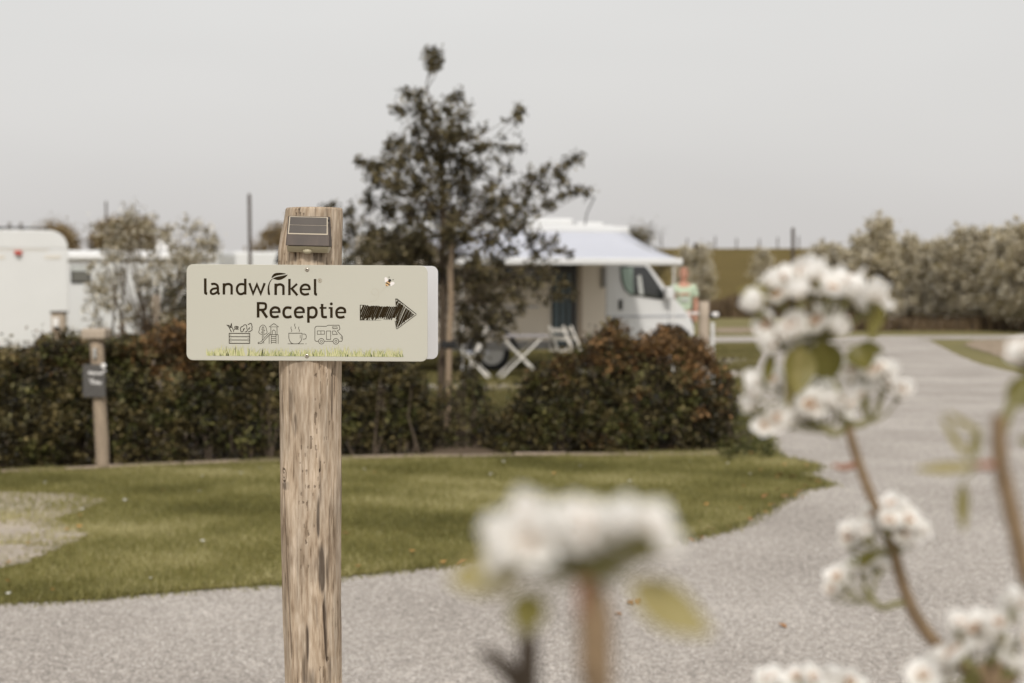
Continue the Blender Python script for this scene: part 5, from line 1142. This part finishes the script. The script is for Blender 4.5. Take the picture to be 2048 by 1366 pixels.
# solar lamp
lampt = tag(empty('solar_lamp', (P(616, 480, 2.93).x, 2.93, P(616, 495, 2.93).z)), 'small brown solar wall lamp screwed to the top of the signpost', 'lamp')
LO = lampt.location
def LPt(px, py, Y): v = P(px, py, Y); return Vector((v.x - LO.x, Y - LO.y, v.z - LO.z))
yT, yBm, yBk = 2.940, 2.913, 2.958
tl, tr_, br_, bl = LPt(576.5, 431.5, yT), LPt(658.5, 433.5, yT), LPt(658.5, 492.5, yBm), LPt(571, 490.5, yBm)
bk = [Vector((v.x, yBk - LO.y, v.z)) for v in (tl, tr_, br_, bl)]
b1_ = [LPt(573, 494, yBm + .001), LPt(657, 496, yBm + .001)]
MB().add([tl, tr_, br_, bl] + bk, [(0, 1, 2, 3), (7, 6, 5, 4), (0, 4, 5, 1), (1, 5, 6, 2), (2, 6, 7, 3), (3, 7, 4, 0)]).build('housing', 'lamp_body', lampt, bevel=.0012)
n_ = (tr_ - tl).cross(bl - tl).normalized(); n_ = -n_ if n_.y > 0 else n_
def onface(u, v, off): a = tl.lerp(tr_, u); b = bl.lerp(br_, u); return a.lerp(b, v) + n_ * off
def slab(u0, u1, v0, v1, o0, o1): q = [(u0, v0), (u1, v0), (u1, v1), (u0, v1)]; return MB().add([onface(u, v, o0) for u, v in q] + [onface(u, v, o1) for u, v in q], [(0, 1, 2, 3), (4, 5, 6, 7), (0, 1, 5, 4), (1, 2, 6, 5), (2, 3, 7, 6), (3, 0, 4, 7)])
slab(.03, .965, .02, .625, -.001, .0008).build('panel_border', 'lamp_border', lampt, bevel=.0003, seg=1)
for v0, v1 in ((.045, .305), (.318, .585)): slab(.055, .94, v0, v1, 0, .0013).build('solar_cell', 'lamp_cell', lampt)
# underside: pale diffuser with sensor
dz = [LPt(573, 491.5, yBm + .004), LPt(657.5, 493.5, yBm + .004), LPt(655, 506, yBm + .022), LPt(575, 503.5, yBm + .022)]
db = [Vector((v.x, yBk - LO.y, v.z)) for v in dz]
MB().add(dz + db, [(0, 1, 2, 3), (7, 6, 5, 4), (0, 4, 5, 1), (1, 5, 6, 2), (2, 6, 7, 3), (3, 7, 4, 0)]).build('diffuser', 'lamp_diffuser', lampt, bevel=.001)
c = LPt(614.5, 501.5, yBm + .015); sn = MB(); 
sn.tube([c + Vector((0, .01, 0)), c + Vector((0, .0, 0)), c + Vector((0, -.004, 0)), c + Vector((0, -.006, 0))], [.0105, .0102, .0075, .003], 18); so3 = sn.build('sensor', 'lamp_diffuser', lampt, smooth=True); so3.scale = (1, 1, .62); so3.location = (0, 0, c.z * .38)
MB().cyl((658.5 * 0 + tr_.x, -.01, tr_.z - .008), (tr_.x + .003, -.01, tr_.z - .008), .003, 8).build('switch', 'dark_plastic', lampt)

# ------------------------------------------------------------------ pear branches in the foreground
def petal_mesh():
    mb = MB(); nu, nv = 5, 4
    for i in range(nu + 1):
        u = i / nu; wd = .0082 * math.sin(math.pi * min(1, u * .86 + .10)) ** .7 * (1.0 if u < .98 else .75)
        for j in range(nv + 1):
            v = j / nv * 2 - 1; mb.v.append((v * wd, .0015 + u * .0138, .0045 * u * u * 1.1 + .0022 * v * v - .001 * math.sin(u * 3)))
    for i in range(nu):
        for j in range(nv): a = i * (nv + 1) + j; mb.f.append((a, a + 1, a + nv + 2, a + nv + 1))
    me = bpy.data.meshes.new('petal'); me.from_pydata(mb.v, [], mb.f); me.update(); me.shade_smooth(); me.materials.append(MATS['petal'])
    a = me.attributes.new('tint', 'FLOAT', 'POINT'); a.data.foreach_set('value', [min(1, max(0, .25 + v[1] * 60)) for v in mb.v]); return me
def stamen_mesh():
    mb = MB(); rr = random.Random(4)
    for i in range(14):
        a = i * 2.4; rad_ = .0022 + .003 * rr.random(); e = Vector((math.cos(a) * rad_, math.sin(a) * rad_, .006 + .002 * rr.random())); mb.tube([(0, 0, .0005), e], [.0002, .00018], 3)
    me = bpy.data.meshes.new('stamens'); k = len(mb.f)
    for i in range(14):
        a = i * 2.4; rr2 = .0045; e = Vector((math.cos(a) * (.0025 + .0025 * ((i * 37) % 10) / 10), math.sin(a) * (.0025 + .0025 * ((i * 37) % 10) / 10), .0072)); mb.tube([e - Vector((0, 0, .0008)), e, e + Vector((0, 0, .0008))], [.0005, .0009, .0005], 5)
    me.from_pydata(mb.v, [], mb.f); me.update(); me.materials.append(MATS['pistil']); me.materials.append(MATS['anther'])
    for i, p_ in enumerate(me.polygons): p_.material_index = 0 if i < k else 1
    return me
PETAL, STAMEN = petal_mesh(), stamen_mesh()
def frame(d):
    d = Vector(d).normalized(); x = d.cross(Vector((.2, .1, 1))).normalized(); y = d.cross(x); return Matrix((x, y, d)).transposed()
def blossom(parent, pos, dirn, node, s=1.0, opening=.35):
    """pos: flower centre (local), dirn: facing, node: where its stalk starts"""
    pos, node, dirn = Vector(pos), Vector(node), Vector(dirn).normalized()
    mb = MB(); b = pos - dirn * .004 * s; q = node.lerp(b, .55) - dirn * .004 + Vector((0, 0, -.002)); mb.tube([node, q, b - dirn * .004 * s], [.0009, .0008, .0009], 5)
    mb.tube([b - dirn * .005 * s, b - dirn * .002 * s, b + dirn * .003 * s], [.0012, .0028 * s, .0034 * s], 8)
    M = frame(dirn)
    for i in range(5):
        a = i * 1.2566 + .6; d = M @ Vector((math.cos(a), math.sin(a), -.2)); sd_ = M @ Vector((-math.sin(a), math.cos(a), 0)) * .0016; c0 = b + dirn * .002; mb.add([c0 + sd_, c0 - sd_, c0 + d * .007 * s], [(0, 1, 2)])
    f = mb.build('blossom', 'green_twig', parent)
    for i in range(5):
        a = i * 1.2566 + random.gauss(0, .12); o = bpy.data.objects.new('petal', PETAL); COL.objects.link(o); o.parent = f
        tilt = opening + random.gauss(0, .28)
        Mx = M.to_4x4() @ Matrix.Rotation(a, 4, 'Z') @ Matrix.Rotation(tilt, 4, 'X'); o.matrix_local = Matrix.Translation(pos) @ Mx @ Matrix.Scale(s * random.uniform(.9, 1.1), 4)
    o = bpy.data.objects.new('stamens', STAMEN); COL.objects.link(o); o.parent = f; o.matrix_local = Matrix.Translation(pos) @ M.to_4x4() @ Matrix.Scale(s, 4)
def pear_leaf(parent, a, b, wd, nrm=(0, -1, .4), fold=.25, tint=.5, curl=.1):
    a, b = Vector(a), Vector(b); d = b - a; Ld = d.length; t = d.normalized(); nr = Vector(nrm); nr = (nr - t * nr.dot(t)).normalized(); s = t.cross(nr); V_, F_, Tn = [], [], []
    nu = 8
    for i in range(nu + 1):
        u = i / nu; h_ = wd / 2 * (math.sin(math.pi * u ** .8) ** .8 if 0 < u < 1 else .02)
        for v in (-1, -.5, 0, .5, 1): V_.append(a + t * Ld * u + s * h_ * v + nr * (abs(v) * h_ * fold * 2 - curl * Ld * math.sin(math.pi * u))); Tn.append(min(1, max(0, tint + .18 * (abs(v) < .1) + random.gauss(0, .04))))
    for i in range(nu):
        for j in range(4): k = i * 5 + j; F_.append((k, k + 1, k + 6, k + 5))
    me = np_mesh('leaf', np.array(V_), np.array(F_), Tn); me.shade_smooth()
    o = link('leaf', me, 'pear_leaf', parent); return o
def branch_thing(label, base):
    return tag(empty('pear_branch', base), label, 'branch', None)
def twig(parent, pts, rad, mat='twig_bark', name='twig'):
    P3 = [Vector(p_) for p_ in pts]; o_ = []
    for i in range(len(P3) - 1):
        p0, p1, p2, p3 = P3[max(i - 1, 0)], P3[i], P3[i + 1], P3[min(i + 2, len(P3) - 1)]
        for k in range(5):
            t = k / 5; o_.append(.5 * ((2 * p1) + (-p0 + p2) * t + (2 * p0 - 5 * p1 + 4 * p2 - p3) * t * t + (-p0 + 3 * p1 - 3 * p2 + p3) * t ** 3))
    o_.append(P3[-1]); rr = np.interp(np.linspace(0, 1, len(o_)), np.linspace(0, 1, len(rad)), rad)
    rr = [float(r) * (1 + random.gauss(0, .05)) for r in rr]
    return MB().tube(o_, rr, 9).build(name, mat, parent, smooth=True)
random.seed(77)
def cluster(parent, base, Y, node, pts, s=1.0, spread=.018, face=(0, -.35, .5)):
    nd = P(*node, Y) - base
    pts = list(pts) + [(x + random.uniform(-14, 10), y + random.uniform(-10, 14)) for x, y in pts if random.random() < .5]
    for (px, py) in pts:
        p_ = P(px, py, Y + random.uniform(-spread, spread)) - base; d = (p_ - nd); d = d.normalized() if d.length > .001 else Vector((0, 0, 1))
        dr_ = d * .8 + Vector(face) + Vector((random.gauss(0, .3), random.gauss(0, .3), random.gauss(0, .2))); blossom(parent, p_, dr_, nd + Vector((random.gauss(0, .002), random.gauss(0, .002), 0)), s * .95 * random.uniform(.82, 1.15), random.uniform(.05, 1.0))
# right branch, from the lower right corner to the big top cluster
YA = 1.12; B0 = Vector((P(1980, 1366, YA).x + .12, YA + .02, 0)); br = branch_thing('long curved pear branch with white blossom clusters rising on the right', B0)
def LA(px, py, dy=0.0): return P(px, py, YA + dy) - B0
twig(br, [Vector((0, 0, -.02)), Vector((.02, 0, .55)), LA(2130, 1480), LA(1985, 1370), LA(1890, 1305), LA(1830, 1230), LA(1800, 1150), LA(1788, 1100)], [.012, .010, .0068, .0062, .0058, .0052, .0045, .0045])
twig(br, [LA(1788, 1105), LA(1770, 1050), LA(1745, 1000), LA(1722, 940), LA(1706, 890), LA(1695, 850)], [.0048, .0042, .0040, .0042, .0038, .0035])
twig(br, [LA(1695, 852), LA(1680, 800), LA(1655, 740), LA(1640, 690), LA(1632, 640)], [.0045, .0036, .0038, .003, .002], 'green_twig')
twig(br, [LA(1720, 925), LA(1690, 935), LA(1665, 930)], [.0025, .0028, .0012], 'red_twig', 'spur')
twig(br, [LA(1818, 1205), LA(1790, 1208), LA(1765, 1216), LA(1745, 1200), LA(1728, 1175)], [.0030, .0028, .0028, .0026, .0018], 'green_twig', 'spur')
twig(br, [LA(1695, 855), LA(1665, 868), LA(1640, 850), LA(1625, 835)], [.003, .003, .002, .0015], 'green_twig', 'spur')
twig(br, [LA(1705, 850), LA(1725, 848), LA(1745, 838)], [.003, .0032, .0015], 'green_twig', 'spur')
cluster(br, B0, YA, (1640, 680), [(1540, 578), (1572, 572), (1560, 602), (1612, 556), (1632, 560), (1600, 600), (1660, 590), (1682, 578), (1700, 590), (1738, 598), (1722, 622), (1750, 612), (1700, 570), (1655, 640), (1640, 655), (1668, 665), (1545, 655), (1560, 682), (1590, 655), (1582, 672), (1512, 612), (1622, 580)], 1.12, .022)
cluster(br, B0, YA, (1648, 860), [(1600, 828), (1622, 815), (1640, 790), (1652, 812), (1585, 835), (1560, 838), (1665, 800), (1690, 812), (1618, 838)], 1.0, .015)
cluster(br, B0, YA, (1745, 845), [(1712, 745), (1735, 750), (1768, 760), (1760, 745), (1798, 790), (1725, 800), (1780, 770)], .9, .015)
cluster(br, B0, YA, (1575, 800), [(1512, 790), (1508, 815), (1530, 848), (1518, 770), (1555, 770)], .95, .012)
twig(br, [LA(1640, 760), LA(1605, 790), LA(1570, 808), LA(1540, 845)], [.0018, .0016, .0014, .001], 'green_twig', 'spur')
cluster(br, B0, YA, (1790, 1105), [(1740, 1040), (1762, 1032), (1782, 1022), (1805, 1025), (1812, 1048), (1840, 1058), (1716, 1068), (1700, 1088), (1735, 1072), (1790, 1060), (1808, 1080), (1770, 1062)], .92, .015)
cluster(br, B0, YA, (1745, 1205), [(1748, 1130), (1725, 1138), (1700, 1145), (1680, 1160), (1668, 1188), (1690, 1178), (1765, 1140)], .85, .012)
for a, b, wd, tn, nr in (((1600, 690), (1592, 790), .030, .62, (.4, -1, .2)), ((1640, 680), (1660, 765), .030, .22, (-.3, -1, .1)), ((1545, 705), (1530, 770), .012, .35, (.6, -1, 0)), ((1712, 690), (1735, 740), .024, .30, (-.2, -1, .3)), ((1715, 690), (1768, 705), .014, .12, (0, -1, .6)), ((1565, 588), (1475, 582), .016, .7, (0, -1, .4)),
                         ((1650, 760), (1635, 790), .016, .05, (0, -1, 0)), ((1760, 1105), (1690, 1130), .010, .25, (0, -1, .7)), ((1760, 605), (1740, 680), .016, .5, (.5, -1, .2)), ((1600, 700), (1575, 820), .016, .8, (.5, -.8, .2))):
    pear_leaf(br, LA(*a, random.uniform(-.015, .0)), LA(*b, random.uniform(-.025, 0)), wd, nr, .2, tn)
    twig(br, [LA(1645, 690) if a[1] < 900 else LA(1785, 1110), LA(*a)], [.0008, .0007], 'green_twig', 'leaf_stalk')
# second branch: lower right corner blossoms
YC = 1.0; B1 = Vector((P(1985, 1366, YC).x + .05, YC, 0)); b2_ = branch_thing('short pear branch crowded with blossoms in the lower right corner', B1)
def LC(px, py, dy=0.0): return P(px, py, YC + dy) - B1
twig(b2_, [Vector((0, 0, -.02)), Vector((.0, 0, .6)), LC(1995, 1500), LC(1980, 1400), LC(1960, 1330)], [.012, .010, .007, .006, .003])
cluster(b2_, B1, YC, (1965, 1350), [(1918, 1258), (1940, 1280), (1925, 1300), (1992, 1290), (2012, 1230), (2030, 1212), (1890, 1335), (1905, 1322), (1858, 1350), (2040, 1285), (1985, 1325), (1960, 1262), (2035, 1345), (2000, 1262), (1870, 1372)], 1.02, .02)
for a, b, wd, tn in (((1965, 1350), (1920, 1370), .014, .15), ((1985, 1340), (2040, 1310), .02, .45)): pear_leaf(b2_, LC(*a), LC(*b), wd, (0, -1, .5), .2, tn)
# shoot below: just the tops of its blossoms
YD = 1.08; B2 = Vector((P(1600, 1366, YD).x, YD, 0)); b3 = branch_thing('pear shoot whose blossom tops just reach the bottom edge', B2)
def LD(px, py): return P(px, py, YD) - B2
twig(b3, [Vector((0, 0, -.02)), Vector((.02, 0, .7)), LD(1610, 1520), LD(1600, 1430)], [.010, .008, .005, .003])
cluster(b3, B2, YD, (1600, 1420), [(1540, 1365), (1560, 1375), (1595, 1362), (1622, 1368), (1665, 1362), (1690, 1372), (1640, 1385)], .95, .015)
# thick shoot on the far right
YE = .86; B3 = Vector((P(2080, 1366, YE).x, YE, 0)); b4 = branch_thing('blurred brown pear shoot with folded leaves at the right edge', B3)
def LE(px, py, dy=0.0): return P(px, py, YE + dy) - B3
twig(b4, [Vector((0, 0, -.02)), Vector((.03, 0, .6)), LE(2110, 1380), LE(2060, 1180), LE(2036, 1080), LE(2020, 1010), LE(2004, 940), LE(1998, 880), LE(2000, 830)], [.012, .010, .0065, .0055, .0052, .0050, .0050, .0050, .0045])
twig(b4, [LE(2002, 860), LE(2022, 812), LE(2055, 770)], [.0045, .0035, .003], 'green_twig', 'spur')
twig(b4, [LE(2004, 930), LE(1975, 930), LE(1950, 932)], [.003, .0025, .0015], 'red_twig', 'spur')
for a, b, wd, tn in (((1938, 920), (1882, 825), .006, .7), ((1940, 915), (1962, 850), .007, .6), ((1965, 868), (1892, 822), .005, .7), ((1950, 932), (1828, 938), .007, .85), ((1924, 965), (1928, 1065), .009, .6), ((2035, 880), (2100, 885), .006, .4), ((2020, 815), (2060, 745), .020, .4)):
    pear_leaf(b4, LE(*a), LE(*b), wd, (.3, -1, .3), .3, tn)
for a in ((1935, 920), (1924, 965), (1960, 882)): twig(b4, [LE(1952, 932), LE(*a)], [.0009, .0008], 'green_twig', 'leaf_stalk')
cluster(b4, B3, YE + .05, (2070, 770), [(2045, 725), (2062, 715), (2058, 735)], .9, .01)
# very near shoot in the middle
YF = .54; B4 = Vector((P(1180, 1366, YF).x, YF, 0)); b5 = branch_thing('strongly blurred near pear shoot crowned by a white blossom cluster', B4)
def LF(px, py, dy=0.0): return P(px, py, YF + dy) - B4
twig(b5, [Vector((0, 0, -.02)), Vector((.01, 0, .7)), LF(1195, 1500), LF(1188, 1366), LF(1180, 1270), LF(1176, 1230)], [.010, .009, .0062, .0060, .0052, .0045])
twig(b5, [LF(1177, 1240), LF(1174, 1190), LF(1172, 1155)], [.0045, .0045, .0035], 'red_twig')
twig(b5, [LF(1174, 1165), LF(1150, 1130), LF(1100, 1095), LF(1080, 1080)], [.003, .0028, .0022, .001], 'twig_bark', 'spur')
twig(b5, [LF(1175, 1165), LF(1205, 1145), LF(1245, 1122)], [.003, .003, .0018], 'green_twig', 'spur')
cluster(b5, B4, YF, (1172, 1150), [(1168 + (x - 1172) * .90, 1070 + (y - 1050) * .55) for x, y in [(1030, 1030), (1052, 1012), (1090, 1022), (1125, 1008), (1160, 1018), (1195, 1008), (1230, 1020), (1265, 1005), (1295, 1025), (1315, 1045), (1010, 1060), (985, 1085), (1060, 1050), (1110, 1045), (1160, 1055), (1215, 1050), (1270, 1055), (1165, 1095), (1190, 1105), (1310, 1095), (1330, 1085), (1000, 1100), (1145, 1075), (1290, 1075), (1100, 1035), (1190, 1035), (1230, 1070), (1260, 1035), (1200, 1080), (1110, 1075), (1240, 1045), (1180, 1060), (1050, 1085), (1010, 1110)]], .72, .018, (0, -.2, .5))
for a, b, wd, tn, in (((1055, 1128), (895, 1162), .019, .85), ((1068, 1180), (1042, 1270), .015, .5), ((1260, 1165), (1425, 1270), .018, .85)):
    pear_leaf(b5, LF(*a), LF(*b), wd, (0, -1, .5), .2, tn); twig(b5, [LF(1173, 1160), LF(*a)], [.0008, .0007], 'green_twig', 'leaf_stalk')
YG = .64; B5 = Vector((P(1060, 1420, YG).x, YG, 0)); b6 = branch_thing('dark bare blurred twig tip at the bottom left of the near shoot', B5)
twig(b6, [Vector((0, 0, -.02)), Vector((.0, 0, .8)), P(1060, 1480, YG) - B5, P(1045, 1390, YG) - B5, P(1010, 1335, YG) - B5, P(965, 1302, YG) - B5], [.009, .008, .0045, .0042, .0045, .003], 'bark')
